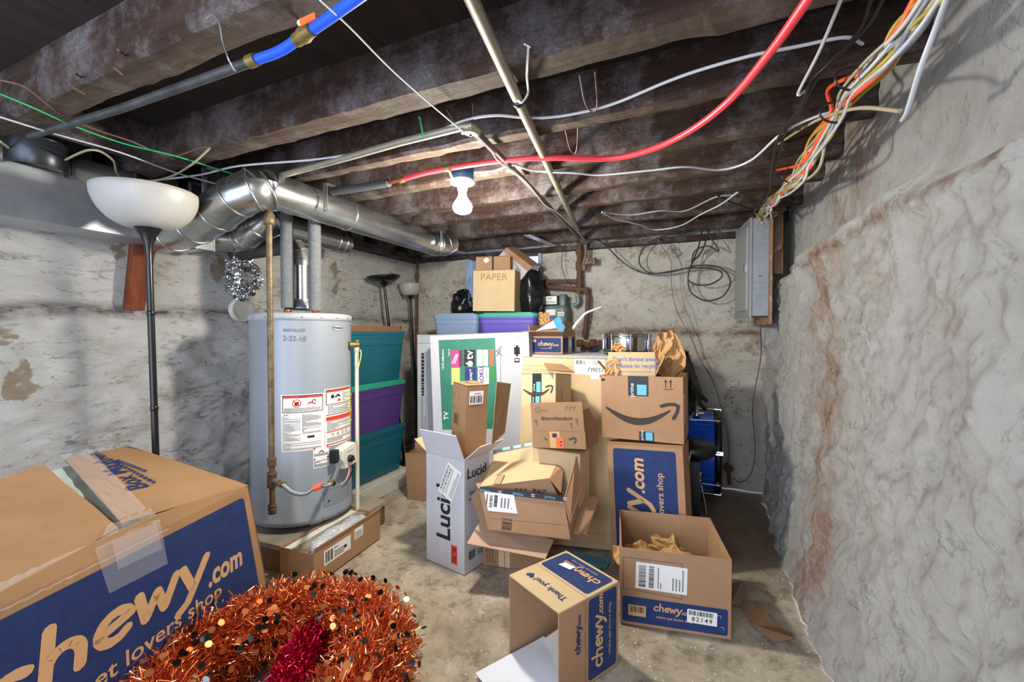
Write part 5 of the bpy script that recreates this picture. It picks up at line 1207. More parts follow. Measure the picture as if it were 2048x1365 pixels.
# ------------------------------------------------------------------ back row on the white carton
pZ = [-.79, 3.00, 0.002, 8, 0, 0, .80, .40, 1.065]
carton('wide white carton standing at the back, under the small navy printed carton', pZ, KW, top='closed', prints=lambda m, fr, w, d, h: (m.rect(fr['F'], .06, h-.09, .2, h-.012, KG, .001), m.fine(fr['F'], .07, h-.08, .19, h-.02, GREYINK, 5)))
pS = [-.971, 2.93, 1.070, -5.2, 0, 0, .25, .24, .122]
def pr(m, fr, w, d, h):
    F = fr['F']; m.rect(F, -w/2+.01, .012, w/2-.012, h-.012, NAVY, .001, .008); chewy(m, F, -.06, .055, .022, TANP, sub=False); m.fine(F, -.04, .034, .05, .041, TANP, 1); m.rect(F, -.118, .08, -.075, .1, TANP, .0018)
    R = fr['R']; m.rect(R, -d/2+.008, .01, d/2-.01, h-.01, NAVY, .001); m.rect(R, -.02, 0, .05, h, KT, .0014); m.rect(R, .0, .05, .04, .095, WPR, .002)
carton('small open navy printed carton with a padded mailer sticking out, at the back', pS, KB, prints=pr, flaps=(('F', .075, 155, None, -.03), ('R', .10, 85), ('B', .09, 75), ('L', .08, 100)))
ML = mat('mailer_white', '#e4e6e6', .5); MLB = mat('mailer_blue', '#3f8fc4', .5)
m = MB(); q = [P(1072, 662, y=2.86), P(1122, 655, y=2.84), P(1122, 634, y=2.86), P(1108, 640, y=2.88)]
sheet(m, q, ML, .012); q2 = [P(1106, 641, y=2.835), P(1122, 676, y=2.80), P(1130, 655, y=2.80), P(1119, 632, y=2.835)]; sheet(m, q2, MLB, .008)
X = qframe(q2[0], q2[1], q2[3]); R_ = random.Random(4)
for k in range(12): m.disc(X, R_.uniform(.01, .11), R_.uniform(.005, .045), .004, ML, .001, 8)
X = qframe(q[0], q[1], q[3]); m.fine(X, .03, .01, .14, .05, GREYINK, 5)
solo('padded_mailer', m, 'white and blue padded mailer poking out of the small navy printed carton', 'mailer')
kraft('small twist of kraft paper behind the blue and white mailer', P(1088, 640, y=3.0), (.08, .1, .03), (75, 0, 30), 21)
m = MB(); c = cr([P(1138, 662, y=2.98), P(1155, 640, y=3.0), P(1172, 624, y=3.03), P(1202, 613, y=3.08)], 8)
m.grid(lambda a, b: (lambda p: p+Vector((0, .01, -.035*b*(1-a*.8)+.004*noise.noise(p*20))))(c[int(a*(len(c)-1))]), 20, 5, ML); m.grid(lambda a, b: (lambda p: p+Vector((0, .016, -.035*b*(1-a*.8))))(c[int(a*(len(c)-1))]), 20, 5, ML); solo('plastic_mailer', m, 'long curled white plastic mailer sticking up to the right behind the small navy carton', 'mailer')

# hidden-ish carton and totes behind the television carton
carton('plain brown carton standing behind the television carton, under the light blue tote', [-1.58, 3.32, 0.002, 8, 0, 0, 1.0, .42, 1.10], KB, top='closed')
a = P(872, 634, y=3.2); b = P(962, 634, y=3.2)
tote('light blue lidded storage tote at the back, beside the violet one', .42, .40, .29, BLUEP, BLUEP, Matrix.Translation((-1.945, 3.33, 1.103)) @ Matrix.Rotation(rad(9), 4, 'Z'))
tote('violet storage tote with green lid at the back under the paper carton', .50, .40, .29, VIO, LIDG, Matrix.Translation((-1.475, 3.36, 1.103)) @ Matrix.Rotation(rad(9), 4, 'Z'))
m = MB()
for k in range(2):
    for q in range(3): m.tube([P(884+k*26+q, 643+q*4, y=3.10), P(890+k*24, 660, y=3.10)], .006, BLUEP, n=6)
pP = [-1.575, 3.30, 1.392, 9.9, 0, 1.0, .352, .36, .335]
carton('tan carton marked PAPER on the violet tote', pP, KT, top='closed', prints=lambda m, fr, w, d, h: (m.txt(fr['F'], 'PAPER', -.0, h-.06, .078, mat('pale_ink', '#9c7a52', .8), sx=1.05), m.rect(fr['R'], .05, .04, .07, .08, KB, .001)))
carton('small brown taped carton on top of the PAPER carton', [-1.60, 3.27, 1.730, 14, 0, 0, .29, .16, .122], KB, top='closed', prints=lambda m, fr, w, d, h: (m.rect(fr['F'], -.008, 0, .006, h, INK, .001), m.rect(fr['T'], -.008, -d/2, .006, d/2, INK, .001), m.poly(fr['F'], [(-.085, .09), (-.055, .115), (-.03, .09), (-.06, .065)], WPR, .0015)))
# tilted white/brown carton
TA = [P(996, 514, y=3.36), P(1042, 560, y=3.36), P(1063, 533, y=3.36), P(1013, 495, y=3.36)]
t = thing('cardboard_box', 'slim white and brown carton tilted against the window behind the PAPER carton', 'box', TA[1], group='cardboard cartons')
m = MB(); o = Vector((.035, .13, .02)); m.hexa([TA[0], TA[1], TA[1]+o, TA[0]+o, TA[3], TA[2], TA[2]+o, TA[3]+o], KW)
X = qframe(TA[0], TA[1], TA[3]); m.fine(X, .03, .05, .2, .07, GREYINK, 2); m.fine(X, .2, .02, .25, .06, INK, 3)
m.quad(TA[3]-Vector((0, 0, -.001)), TA[2]-Vector((0, 0, -.001)), TA[2]+o+Vector((.001, 0, .001)), TA[3]+o+Vector((0, 0, .001)), KB)
q = [TA[0].lerp(TA[3], .62), TA[1].lerp(TA[2], .62), TA[2], TA[3]]; m.add([p+Vector((0, -.001, 0)) for p in q], [(0, 1, 2, 3)], KB)
part('box_body', m, t, True)
BAG = mat('black_bag', '#17181a', .3, bump=.5, bscale=12)
def blob(c, s, seed, mt, lab, name, cat, n=36, amp=.25):
    m = MB(); c = Vector(c)
    def fn(a, b):
        th_ = a*2*pi; ph = b*pi; d = Vector((sin(ph)*cos(th_), sin(ph)*sin(th_), cos(ph)))
        k = 1+amp*noise.noise(d*1.8+Vector((seed, 0, 0)))+amp*.35*(1-abs(noise.noise(d*5+Vector((seed, 3, 0))))*2)
        return c+Vector((d.x*s[0], d.y*s[1], d.z*s[2]))*k
    m.grid(fn, n, n, mt, smooth=True); return solo(name, m, lab, cat)
blob(P(1062, 590, y=3.45), (.115, .12, .21), 2.3, BAG, 'stuffed black plastic bag right of the PAPER carton, under the window', 'black_bag', 'bag')
blob(P(926, 610, y=3.50), (.09, .1, .13), 5.1, BAG, 'black plastic bag peeking out left of the PAPER carton', 'black_bag', 'bag', amp=.4)
# snare drum
SD = P(1256, 686, y=2.98); SB = P(1256, 710, y=2.98).z
t = thing('snare_drum', 'chrome snare drum standing at the back', 'drum', (SD.x, SD.y, 1.068)); Rr = .162; hh = .14
m = MB(); prf = [(Rr-.012, .012)]
for k in range(7): z = .03+.013*k; prf += [(Rr-.012, z), (Rr-.008, z+.006)]
prf += [(Rr-.012, hh-.012)]; m.lathe(prf, CHROME, n=64); part('shell', m, t)
for z0 in (0, hh-.022):
    m = MB(); m.lathe([(Rr-.014, z0+.002), (Rr+.002, z0), (Rr+.002, z0+.004), (Rr-.004, z0+.006), (Rr-.004, z0+.018), (Rr+.004, z0+.021), (Rr-.002, z0+.023)], CHROME, n=64); part('hoop', m, t)
m = MB(); m.lathe([(.001, hh-.008), (Rr-.006, hh-.006)], mat('drum_head', '#e2e0d8', .5), n=48); part('drum_head', m, t)
for k in range(8):
    a = 2*pi*k/8+.25; m = MB(); p = Vector((Rr*cos(a), Rr*sin(a), 0)); q = Vector((cos(a), sin(a), 0))
    m.tube([p+q*.006+Vector((0, 0, .0)), p+q*.006+Vector((0, 0, hh))], .003, CHROME, n=8); m.tube([p+q*.0+Vector((0, 0, .04)), p+q*.0+Vector((0, 0, .10))], .0075, CHROME, n=10, curve=False); part('lug', m, t)
m = MB(); a = rad(-112); m.box(-.012, -.008, .035, .012, .008, .09, COPPER, Matrix.Translation((Rr*cos(a), Rr*sin(a), 0)) @ Matrix.Rotation(a+pi/2, 4, 'Z')); part('strainer', m, t)

# black plastic bag by the drum
m = MB(); BG = mat('black_film', '#1b1d18', .28, bump=.4, bscale=14)
a0 = [P(1318, 738, t=2.72), P(1362, 708, t=2.78), P(1372, 735, t=2.75), P(1395, 775, t=2.78), P(1412, 800, t=2.8), P(1400, 820, t=2.8), P(1370, 830, t=2.8)]
blob(P(1358, 775, t=2.85), (.10, .09, .23), 7.7, BG, 'black plastic sack behind the large smile carton, above the blue drum', 'black_bag', 'bag', amp=.35)
m = MB(); m.tube([P(1360, 700, t=2.78), P(1378, 745, t=2.78), P(1395, 785, t=2.76)], lambda s: .02+.012*s, BG, n=8, smooth=False); m.tube([P(1388, 775, t=2.72), P(1402, 792, t=2.72), P(1414, 803, t=2.72)], lambda s: .022-.008*s, BG, n=6, smooth=False); m.tube([P(1395, 790, t=2.74), P(1402, 808, t=2.74), P(1412, 818, t=2.74)], .016, BG, n=6, smooth=False)
bpy.data.objects['black_bag.002']; part('gathered_film', m, bpy.data.objects['black_bag.002'], True)
# bass drum
DC = Vector((.0, 3.40, .36)); DR = .29
t = thing('bass_drum', 'metallic blue bass drum with black hoop in the back right corner', 'drum', (DC.x, DC.y, .0)); Mr = Matrix.Translation((0, 0, DC.z)) @ Matrix.Rotation(pi/2, 4, 'Y')
BLU = mat('drum_blue', '#1a62e6', .2, .25, coat=.6); BH = mat('drum_hoop', '#121212', .3)
m = MB(); m.lathe([(DR-.012, -.20), (DR-.012, .105)], BLU, Mr, n=72); part('shell', m, t)
for z0, z1 in ((.095, .14), (-.24, -.195)):
    m = MB(); m.lathe([(DR-.02, z0), (DR+.006, z0), (DR+.006, z1), (DR-.012, z1), (DR-.02, z1-.005)], BH, Mr, n=72); part('hoop', m, t)
m = MB(); m.lathe([(.001, .12), (DR-.012, .12)], mat('black_head', '#1b1b1b', .4), Mr, n=60); part('drum_head', m, t)
for k in range(8):
    a = 2*pi*k/8+.2; m = MB(); o = Vector((0, DR*sin(a), DC.z+DR*cos(a))); r_ = Vector((0, sin(a), cos(a)))
    m.tube([o+r_*.008+Vector((-.06, 0, 0)), o+r_*.012+Vector((.13, 0, 0))], .0035, CHROME, n=8, curve=False); m.tube([o+r_*-.004+Vector((-.09, 0, 0)), o+Vector((-.085, 0, 0))+r_*.003, o+Vector((-.05, 0, 0))+r_*.006, o+r_*.0+Vector((-.02, 0, 0))], .011, CHROME, n=10); m.box(.1, -.012, -.006, .145, .012, .012, CHROME, Matrix.Translation(o) @ Matrix.Rotation(-a, 4, 'X')); part('tension_rod', m, t)
m = MB(); o = Vector((.0, -DR*.86, DC.z-DR*.38)); m.lathe([(.001, .035), (.012, .034), (.02, .02), (.03, .006), (.034, .0)], CHROME, Matrix.Translation(o) @ Matrix.Rotation(pi/2, 4, 'X') @ Matrix.Rotation(rad(20), 4, 'X'), n=24); m.tube([o+Vector((0, -.02, 0)), o+Vector((-.14, -.03, .01))], .008, CHROME, n=10); part('spur_bracket', m, t)
for sy in (-1, 1):
    m = MB(); m.tube([(.0, sy*DR*.86, DC.z-DR*.38), (.03, sy*(DR*.86+.03), .12), (.05, sy*(DR*.86+.05), .005)], .007, CHROME, n=8); part('spur', m, t)
m = MB(); m.lathe([(.025, 0), (.02, .03), (.012, .04), (.012, .06), (.001, .062)], CHROME, Matrix.Translation((-.02, -DR*.35, DC.z+DR*.93)), n=20); m.tube([(-.09, -DR*.38, DC.z+DR*.95), (.03, -DR*.38, DC.z+DR*1.0)], .006, CHROME, n=8); part('tom_mount', m, t)
# stool / stand
sp = P(1385, 892, y=2.80)
t = thing('drum_stool', 'round black drum stool seat in front of the blue drum', 'stool', (sp.x, sp.y, 0))
m = MB(); m.lathe([(.001, .47), (.10, .47), (.125, .485), (.135, .51), (.13, .54), (.11, .555), (.001, .56)], mat('black_vinyl', '#191817', .35), n=48); part('seat', m, t)
m = MB(); m.lathe([(.02, .44), (.04, .45), (.06, .47)], CHROME, n=20); m.tube([(0, 0, .14), (0, 0, .45)], .012, CHROME, n=12, curve=False); part('post', m, t)
for k in range(3): a = 2*pi*k/3+.6; m = MB(); m.tube([(0, 0, .24), (.09*cos(a), .09*sin(a), .0)], .009, CHROME, n=8, curve=False); part('leg', m, t)
a = P(1389, 1020, y=2.66); b = P(1389, 922, y=2.66)
t = thing('ribbed_stand', 'black ribbed plastic post standing right of the tall navy carton', 'stand', (a.x, a.y, 0))
zb = b.z; m = MB(); m.box(-.027, -.03, .0, .027, .03, zb, BLK)
for k in range(5): m.box(-.034, -.036, zb*.52+k*.022, .034, .036, zb*.52+.011+k*.022, BLK)
m.box(-.032, -.034, 0, .032, .034, zb*.36, BLK); part('post', m, t)
m = MB(); m.tube([(-.03, -.02, zb-.03), (-.03, -.04, zb+.02), (-.02, -.02, zb+.06)], .006, CHROME, n=8); part('bracket', m, t)
# pipe clamp lump with wires by the wall corner
sp = P(1457, 938, y=3.60)
m = MB(); c = Vector(sp)
t = thing('ground_clamp', 'rusty pipe stub with a wire clamp low on the back wall', 'clamp', P(1458, 972, y=3.60))
for k in range(5): a = 2*pi*k/5+.3; m.tube([c+Vector((0, 0, 0)), c+Vector((.03*cos(a), -.01, .028*sin(a)))], .016, RUST, n=8)
part('clamp', m, t, True); m = MB(); m.tube([c+Vector((0, 0, -.02)), P(1459, 970, y=3.6)], .012, RUST, n=8); m.tube([c+Vector((0, .02, 0)), c+Vector((0, .14, 0))], .014, RUST, n=8); part('pipe_stub', m, t, True)
# floor scraps
def scrap(lab, px, seed, mt=KD):
    pts = [P(u, v, z=.004) for u, v in px]; m = MB(); q = [p+Vector((0, 0, .008*((i*seed) % 3))) for i, p in enumerate(pts)]
    m.add(q+[p-Vector((0, 0, .003)) for p in q], [tuple(range(len(q))), tuple(range(len(q), 2*len(q)))[::-1]]+[(i, (i+1) % len(q), len(q)+(i+1) % len(q), len(q)+i) for i in range(len(q))], mt); solo('paper_scrap', m, lab, 'paper', 'torn paper scraps on the floor')
scrap('brown torn paper scrap on the floor right of the open carton, pointing to the camera', [(1478, 1210), (1500, 1206), (1530, 1232), (1560, 1256), (1582, 1272), (1585, 1284), (1548, 1284), (1512, 1256)], 1)
scrap('small brown paper strip beside the right edge of the open front carton', [(1462, 1168), (1484, 1170), (1495, 1188), (1480, 1212), (1462, 1214)], 2, mat('dusty_kraft', '#8f7259', .8))

# ------------------------------------------------------------------ pipes and hoses along the ceiling
t = thing('steel_conduit', 'long grey steel pipe running under the joists from above the camera to the gas pipes', 'pipe', P(945, 0, z=1.955))
m = MB(); ST = mat('painted_pipe', '#a39e8e', .45, .5, col2='#8b8677', nscale=18); p0, p1 = P(935, -20, z=1.95), P(1167, 486, y=3.60)
m.tube([p0+(p0-p1)*.15, p1], .0165, ST, n=18, curve=False); part('pipe', m, t, True)
m = MB(); q = p0.lerp(p1, (P(1043, 200, z=1.955)-p0).length/(p1-p0).length); m.lathe([(.017, -.009), (.022, -.008), (.022, .008), (.017, .009)], BLKM, Matrix.Translation(q) @ (p1-p0).to_track_quat('Z', 'Y').to_matrix().to_4x4(), n=20); part('pipe_strap', m, t, True)
m = MB(); m.tube([P(1057, 92, y=1.10), P(1054, 150, y=1.10), P(1056, 185, z=1.96), P(1044, 205, z=1.925), P(1035, 200, z=1.93)], .0035, WHT, n=6); m.tube([P(1049, 88, y=1.11), P(1060, 95, y=1.10)], .003, WHT, n=6); part('tie_cord', m, t, True)
def bar(name, lab, cat, pts, r, mt, group=None, n=8, res=8, curve=True):
    m = MB(); m.tube(pts, r, mt, n=n, res=res, curve=curve); return solo(name, m, lab, cat, group, origin=pts[-1])
def Z(l, z): return [P(u, v, z=z) for u, v in l]
bar('steel_pipe', 'thin grey pipe running left to right under the third joist to a cast elbow', 'pipe', Z([(560, 352), (700, 314), (800, 285), (920, 255), (945, 252)], 1.955), .014, ST, curve=False)
bar('steel_pipe', 'thin pipe running from the bend towards the gas pipes at the back', 'pipe', [P(943, 254, z=1.955), P(1040, 352, z=1.955), P(1160, 478, z=1.955)], .011, mat('dark_pipe', '#7b766b', .5, .4, col2='#3d3833', nscale=4), curve=False)
m = MB(); c = P(943, 254, z=1.955); m.tube([c+Vector((-.04, 0, 0)), c+Vector((-.005, .0, 0)), c+Vector((.0, .04, 0))], .019, ST, n=14); solo('pipe_elbow', m, 'cast elbow joining the two thin grey pipes near the hanging cord', 'pipe fitting')
# blue hose with valve + dark pipe
t = thing('blue_hose', 'blue plastic water hose crossing under the nearest joist, with a valve', 'hose', P(515, 118, z=1.945))
BP_ = mat('blue_pex', '#1f55d6', .35); 
m = MB(); m.tube([P(512, 120, z=1.945), P(560, 102, z=1.945), P(605, 72, z=1.95)], .0125, BP_, n=14); part('hose', m, t, True)
m = MB(); m.tube([P(613, 68, z=1.95), P(650, 42, z=1.945), P(720, -8, z=1.94), P(770, -45, z=1.94)], .0125, BP_, n=14); part('hose', m, t, True)
v = P(608, 70, z=1.945)
m = MB(); dv = (P(613, 66, z=1.95)-P(602, 74, z=1.95)).normalized(); m.tube([v-dv*.035, v-dv*.02, v, v+dv*.02, v+dv*.035], lambda s: .019 if .3 < s < .7 else .0155, BRASS, n=12, curve=False); m.tube([v, v+Vector((-.005, -.0, .02)), P(600, 46, z=1.96)], .007, GALV, n=8); vb = part('valve', m, t, True)
m = MB(); q = [P(598, 38, z=1.965), P(629, 24, z=1.965), P(631, 37, z=1.95), P(600, 53, z=1.95)]; sheet(m, [q[3], q[2], q[1], q[0]], ORG, .006); part('valve_handle', m, vb, True, label='orange red lever handle')
m = MB(); m.tube([P(498, 124, z=1.945), P(514, 118, z=1.945)], .0165, BRASS, n=12, curve=False); part('hose_coupling', m, t, True)
bar('iron_conduit', 'dark iron pipe hung below the nearest joist, running left from the blue hose', 'pipe', [P(500, 124, z=1.945), P(460, 139, z=1.945), P(240, 218, z=1.945), P(60, 272, z=1.945)], .013, mat('dark_iron', '#5b5d60', .45, .6, col2='#3c3b3b', nscale=10), n=12, curve=False)
bar('hanging_wire', 'grey wire loop tying the dark iron pipe to the nearest joist', 'wire', [P(413, 38, y=.655), P(425, 30, y=.65), P(438, 45, y=.65), P(446, 85, y=.655), P(461, 128, y=.66), P(470, 141, z=1.925), P(474, 134, z=1.94)], .0022, GALVD, n=6)
bar('twine', 'white twisted cord running diagonally from the blue hose to the pipe bend', 'cord', [P(640, 0, z=1.93), P(700, 55, z=1.935), P(800, 155, z=1.94), P(925, 262, z=1.94), P(940, 268, z=1.94)], .0025, WHT, n=6)
REDP = mat('red_pex', '#e23b46', .35)
t = thing('red_hose', 'red plastic water hose sweeping across the ceiling to the bulb', 'hose', P(808, 358, z=1.955))
m = MB(); m.tube([P(808, 358, z=1.955), P(870, 342, z=1.955), P(1000, 322, z=1.955), P(1100, 316, z=1.95), P(1220, 317, z=1.94), P(1300, 300, z=1.93), P(1380, 262, z=1.93), P(1460, 200, z=1.93), P(1540, 105, z=1.93), P(1615, 0, z=1.93), P(1660, -70, z=1.93)], .0115, REDP, n=14, res=10); part('hose', m, t, True)
m = MB(); m.tube([P(776, 366, z=1.955), P(790, 362, z=1.955), P(806, 359, z=1.955)], .0105, COPPER, n=12); m.tube([P(800, 360.5, z=1.955), P(807, 358.6, z=1.955)], .015, BRASS, n=12); part('copper_fitting', m, t, True)
m = MB(); m.tube([P(891, 338, z=1.955), P(902, 336, z=1.955)], .015, BRASS, n=12); sheet(m, [P(897, 345, z=1.93), P(908, 368, z=1.90), P(914, 372, z=1.90), P(900, 342, z=1.93)], WPR, .001); part('hose_tag', m, t, True)
bar('foam_pipe', 'dark foam covered pipe continuing left from the end of the red hose', 'pipe', [P(778, 366, z=1.955), P(730, 374, z=1.955), P(665, 384, z=1.955)], .02, mat('dark_foam', '#3b3d40', .9), n=14, curve=False)
# cables
CW = mat('cable_white', '#b4b7bc', .45); CG = mat('cable_grey', '#84878c', .5); CB = mat('cable_black', '#1d1d1e', .4); CO = mat('cable_orange', '#e4572e', .45); CY = mat('cable_yellow', '#a08c2c', .5); CC = mat('cable_cream', '#9a8f74', .5); CGR = mat('cable_green', '#17a05a', .45); CBR = mat('wire_brown', '#6b4a3c', .6)
bar('green_wire', 'green wire drooping across the ceiling at the left', 'wire', Z([(-20, 180), (60, 213), (150, 253), (250, 288), (350, 312), (465, 348)], 1.94), .003, CGR, n=6)
bar('white_cable', 'white cable stretched below the green wire at the left', 'cable', Z([(-20, 228), (100, 265), (240, 305), (350, 345), (440, 370)], 1.94), .0035, CW, n=6)
bar('old_cable', 'frayed beige cable looping behind the lamp bowl at upper left', 'cable', [P(u, v, z=1.93) for u, v in ((0, 283), (60, 325), (110, 328), (180, 300), (225, 320), (240, 352), (300, 362), (345, 352), (385, 328))]+[P(420, 296, z=1.985)], .0045, CC, n=6)
bar('old_cable', 'thin brown wire sagging from the joist to the left wall', 'cable', Z([(0, 160), (50, 175), (110, 220), (180, 255), (260, 282), (340, 312), (400, 296), (420, 295)], 1.95), .003, CBR, n=6)
bar('white_cable', 'long white cable waving across the middle joists behind the steel pipe', 'cable', Z([(300, 362), (400, 350), (480, 332), (640, 318), (760, 297), (860, 268), (930, 241), (990, 231), (1060, 236), (1130, 231), (1220, 210), (1330, 165), (1400, 140), (1500, 112), (1600, 92), (1690, 75), (1725, 88)], 1.965), .0045, CW, n=8)
bar('white_cable', 'white cable running from the bulb box to the cable bundle on the right', 'cable', Z([(948, 345), (990, 341), (1025, 330), (1060, 340), (1100, 344), (1150, 346), (1200, 350), (1300, 341), (1370, 334), (1440, 340), (1500, 322), (1560, 270), (1620, 238), (1700, 218), (1800, 222)], 1.955), .005, CW, n=8)
bar('white_cable', 'thin white cord dropping from the pipe bend past the bulb', 'cable', Z([(940, 262), (980, 300), (1000, 325), (1050, 362), (1090, 410), (1120, 430), (1170, 480)], 1.94), .003, CW, n=6)
bar('white_cable', 'white cable hooked on the joist at upper right, hanging in a straight line', 'cable', [P(1690, -20, z=1.94), P(1640, 100, z=1.94), P(1600, 178, z=1.94), P(1598, 190, z=1.93), P(1610, 182, z=1.95)], .0045, CW, n=8)
bar('white_cable', 'pale cable sagging under the far joists left of the breaker box', 'cable', Z([(1204, 425), (1260, 430), (1320, 422), (1370, 422), (1430, 395), (1470, 390)], 1.95), .0045, CG, n=8)
bar('white_cable', 'lower pale cable sagging under the far joists left of the breaker box', 'cable', Z([(1204, 425), (1230, 438), (1280, 450), (1310, 460), (1360, 452), (1400, 430), (1440, 410), (1475, 385)], 1.94), .0045, CW, n=8)
bar('white_cable', 'flat white cable coming down the right wall at the upper right corner', 'cable', [P(1900, -20, x=.40), P(1870, 60, x=.41), P(1840, 140, x=.41), P(1815, 222, x=.42), P(1805, 240, x=.43)], .0055, CW, n=8)
bar('white_cable', 'white cable bending off the bundle into the right wall', 'cable', [P(1540, 300, x=.30), P(1600, 260, x=.34), P(1650, 234, x=.36), P(1720, 216, x=.38), P(1800, 222, x=.41)], .005, CC, n=8)
bar('black_cable', 'black cable pair dropping from the top right along the joist', 'cable', [P(1745, -10, z=1.96), P(1720, 60, z=1.955), P(1660, 125, z=1.955), P(1622, 165, z=1.95), P(1600, 215, z=1.95), P(1560, 270, z=1.95), P(1548, 310, z=1.94), P(1540, 380, z=1.93)], .005, CB, n=8)
bar('black_cable', 'second black cable running close beside the first at the top right', 'cable', [P(1770, -10, z=1.96), P(1740, 45, z=1.955), P(1690, 100, z=1.955), P(1640, 150, z=1.95), P(1610, 200, z=1.95), P(1572, 262, z=1.95), P(1555, 320, z=1.94), P(1536, 390, z=1.93), P(1512, 418, z=1.93), P(1470, 408, z=1.94), P(1432, 390, z=1.95)], .005, CB, n=8)
# bundle along the top of the right wall
R_ = random.Random(11)
spec = [('grey', CG, .0045, 2, 44), ('cream', CC, .005, 2, 50), ('yellow', CY, .005, 3, 46), ('white', CW, .0045, 3, 54), ('cream', CC, .0055, 3, 24), ('orange', CO, .0065, 0, 8), ('orange', CO, .0065, 1, 30), ('orange', CO, .006, 2, -6), ('yellow', CY, .006, 0, 40), ('yellow', CY, .006, 1, 22), ('yellow', CY, .0055, 2, 10), ('white', CW, .005, 0, 14), ('white', CW, .005, 1, 0), ('white', CW, .005, 2, 33),
        ('grey', CG, .005, 0, 20), ('grey', CG, .005, 1, 26), ('cream', CC, .005, 0, 16), ('cream', CC, .005, 1, 36), ('cream', CC, .0045, 2, 4)]
ends = [1531, 1534, 1529, 1536, 1514, 1500, 1512, 1506, 1518, 1522, 1515, 1520, 1524, 1510, 1528, 1516, 1526, 1519, 1508]
ORD = ['outermost', 'middle', 'innermost']
for i, (cn, mt_, r, k, off) in enumerate(spec):
    base = [(1835+off*1.1, -15), (1790+off, 60), (1735+off*.9, 130), (1690+off*.45, 190), (1668+off*.35, 228), (1630+off*.5, 280), (1600+off*.5, 330), (1570+off*.5, 362), (1560+off*.2, 385), (1535+off*.15, 408), (ends[i], 422), (ends[i], 440)]
    xs = [.42, .41, .40, .39, .385, .38, .37, .36, .36, .35, .345, .345]
    if i == 5: base[3] = (1655, 180); base[4] = (1662, 222)
    if i == 7: base[7] = (1540, 345); base[8] = (1500, 380); base[9] = (1490, 400); base[10] = (1492, 420)
    pts = [P(u+R_.uniform(-13, 13)*(j not in (4, 8)), v+R_.uniform(-7, 7), x=xs[j]-.004*(i % 4)-.02*(j in (2, 3) and i % 3 == 0)) for j, (u, v) in enumerate(base)]
    side = ['leftmost', 'central', 'rightmost', 'lowest'][k]
    bar('electric_cable', '%s %s cable of the bundle running up the top of the right wall' % (side, cn), 'cable', pts, r, mt_, 'cables bundled above the breaker box', n=8)
for j, (u, v) in enumerate(((1664, 225), (1578, 352), (1700, 158))):
    c = P(u+8, v, x=.365); m = MB(); m.tube([c+Vector((.045*cos(a), .02*cos(a), .03*sin(a))) for a in [k*2*pi/16 for k in range(17)]], .0035, CB, n=6); solo('cable_tie', m, ['black tie round the cable bundle at its narrowest point', 'black tie round the cable bundle near the breaker box', 'black tie round the upper part of the cable bundle'][j], 'cable tie')
# black coax loops on the back wall
yw_ = 3.60
def Yv(l, y=yw_): return [P(u, v, y=y) for u, v in l]
bar('coax_cable', 'black cable hanging in large loose loops on the back wall', 'cable', Yv([(1425, 440), (1405, 500), (1385, 525), (1378, 545), (1376, 565), (1382, 585), (1400, 598), (1420, 602), (1445, 593), (1460, 570), (1455, 548), (1435, 534), (1400, 531), (1375, 536), (1340, 545), (1305, 547), (1285, 537), (1278, 520), (1285, 500), (1300, 485), (1330, 472), (1375, 465), (1400, 453)]), .0055, CB, n=8)
bar('coax_cable', 'black cable loop inside the large loop on the back wall', 'cable', Yv([(1408, 440), (1398, 490), (1385, 525), (1377, 548), (1378, 562), (1395, 570), (1420, 569), (1440, 558), (1444, 547), (1430, 539), (1400, 536), (1378, 537)], 3.58), .0055, CB, n=8)
bar('coax_cable', 'black cable sloping from the gas pipes to the loops on the back wall', 'cable', Yv([(1182, 470), (1210, 490), (1240, 520), (1270, 540), (1300, 548), (1340, 543), (1378, 536)]), .0055, CB, n=8)
bar('coax_cable', 'black cable forming a pointed hook above the loops on the back wall', 'cable', Yv([(1408, 445), (1418, 470), (1438, 502), (1418, 493), (1400, 496), (1388, 505), (1383, 525)]), .005, CB, n=8)
bar('black_cable', 'black cable rising from the wall loops into the joists', 'cable', [P(1408, 445, y=3.55), P(1420, 405, y=3.4), P(1432, 392, y=3.3), P(1450, 398, y=3.2), P(1490, 420, y=3.1)], .005, CB, n=8)
bar('thin_wire', 'reddish thin wire wandering down the back wall to the rusty clamp', 'wire', Yv([(1310, 470), (1325, 495), (1342, 525), (1343, 570), (1350, 610), (1362, 640), (1385, 680), (1400, 720), (1425, 760), (1443, 820), (1456, 880), (1456, 930)]), .0028, CBR, n=6)
bar('thin_wire', 'second thin wire on the back wall, just right of the reddish one', 'wire', Yv([(1315, 480), (1330, 500), (1346, 530), (1350, 580), (1368, 625), (1378, 665), (1390, 700), (1410, 735), (1432, 780), (1450, 830), (1459, 880), (1458, 930)]), .0022, CG, n=6)
bar('thin_wire', 'brown wire from below the breaker box curving down to the clamp', 'wire', [P(1520, 650, y=3.2), P(1522, 680, y=3.3), P(1521, 720, y=3.45), P(1508, 790, y=3.55), P(1505, 830, y=3.56), P(1510, 880, y=3.56), P(1508, 925, y=3.56), P(1498, 955, y=3.57), P(1480, 965, y=3.58), P(1465, 955, y=3.58)], .0032, CBR, n=6)
bar('thin_wire', 'dark thin cable curving beside the vertical iron gas pipe', 'wire', Yv([(1147, 475), (1130, 490), (1123, 525), (1130, 555), (1145, 575)]), .003, CB, n=6)
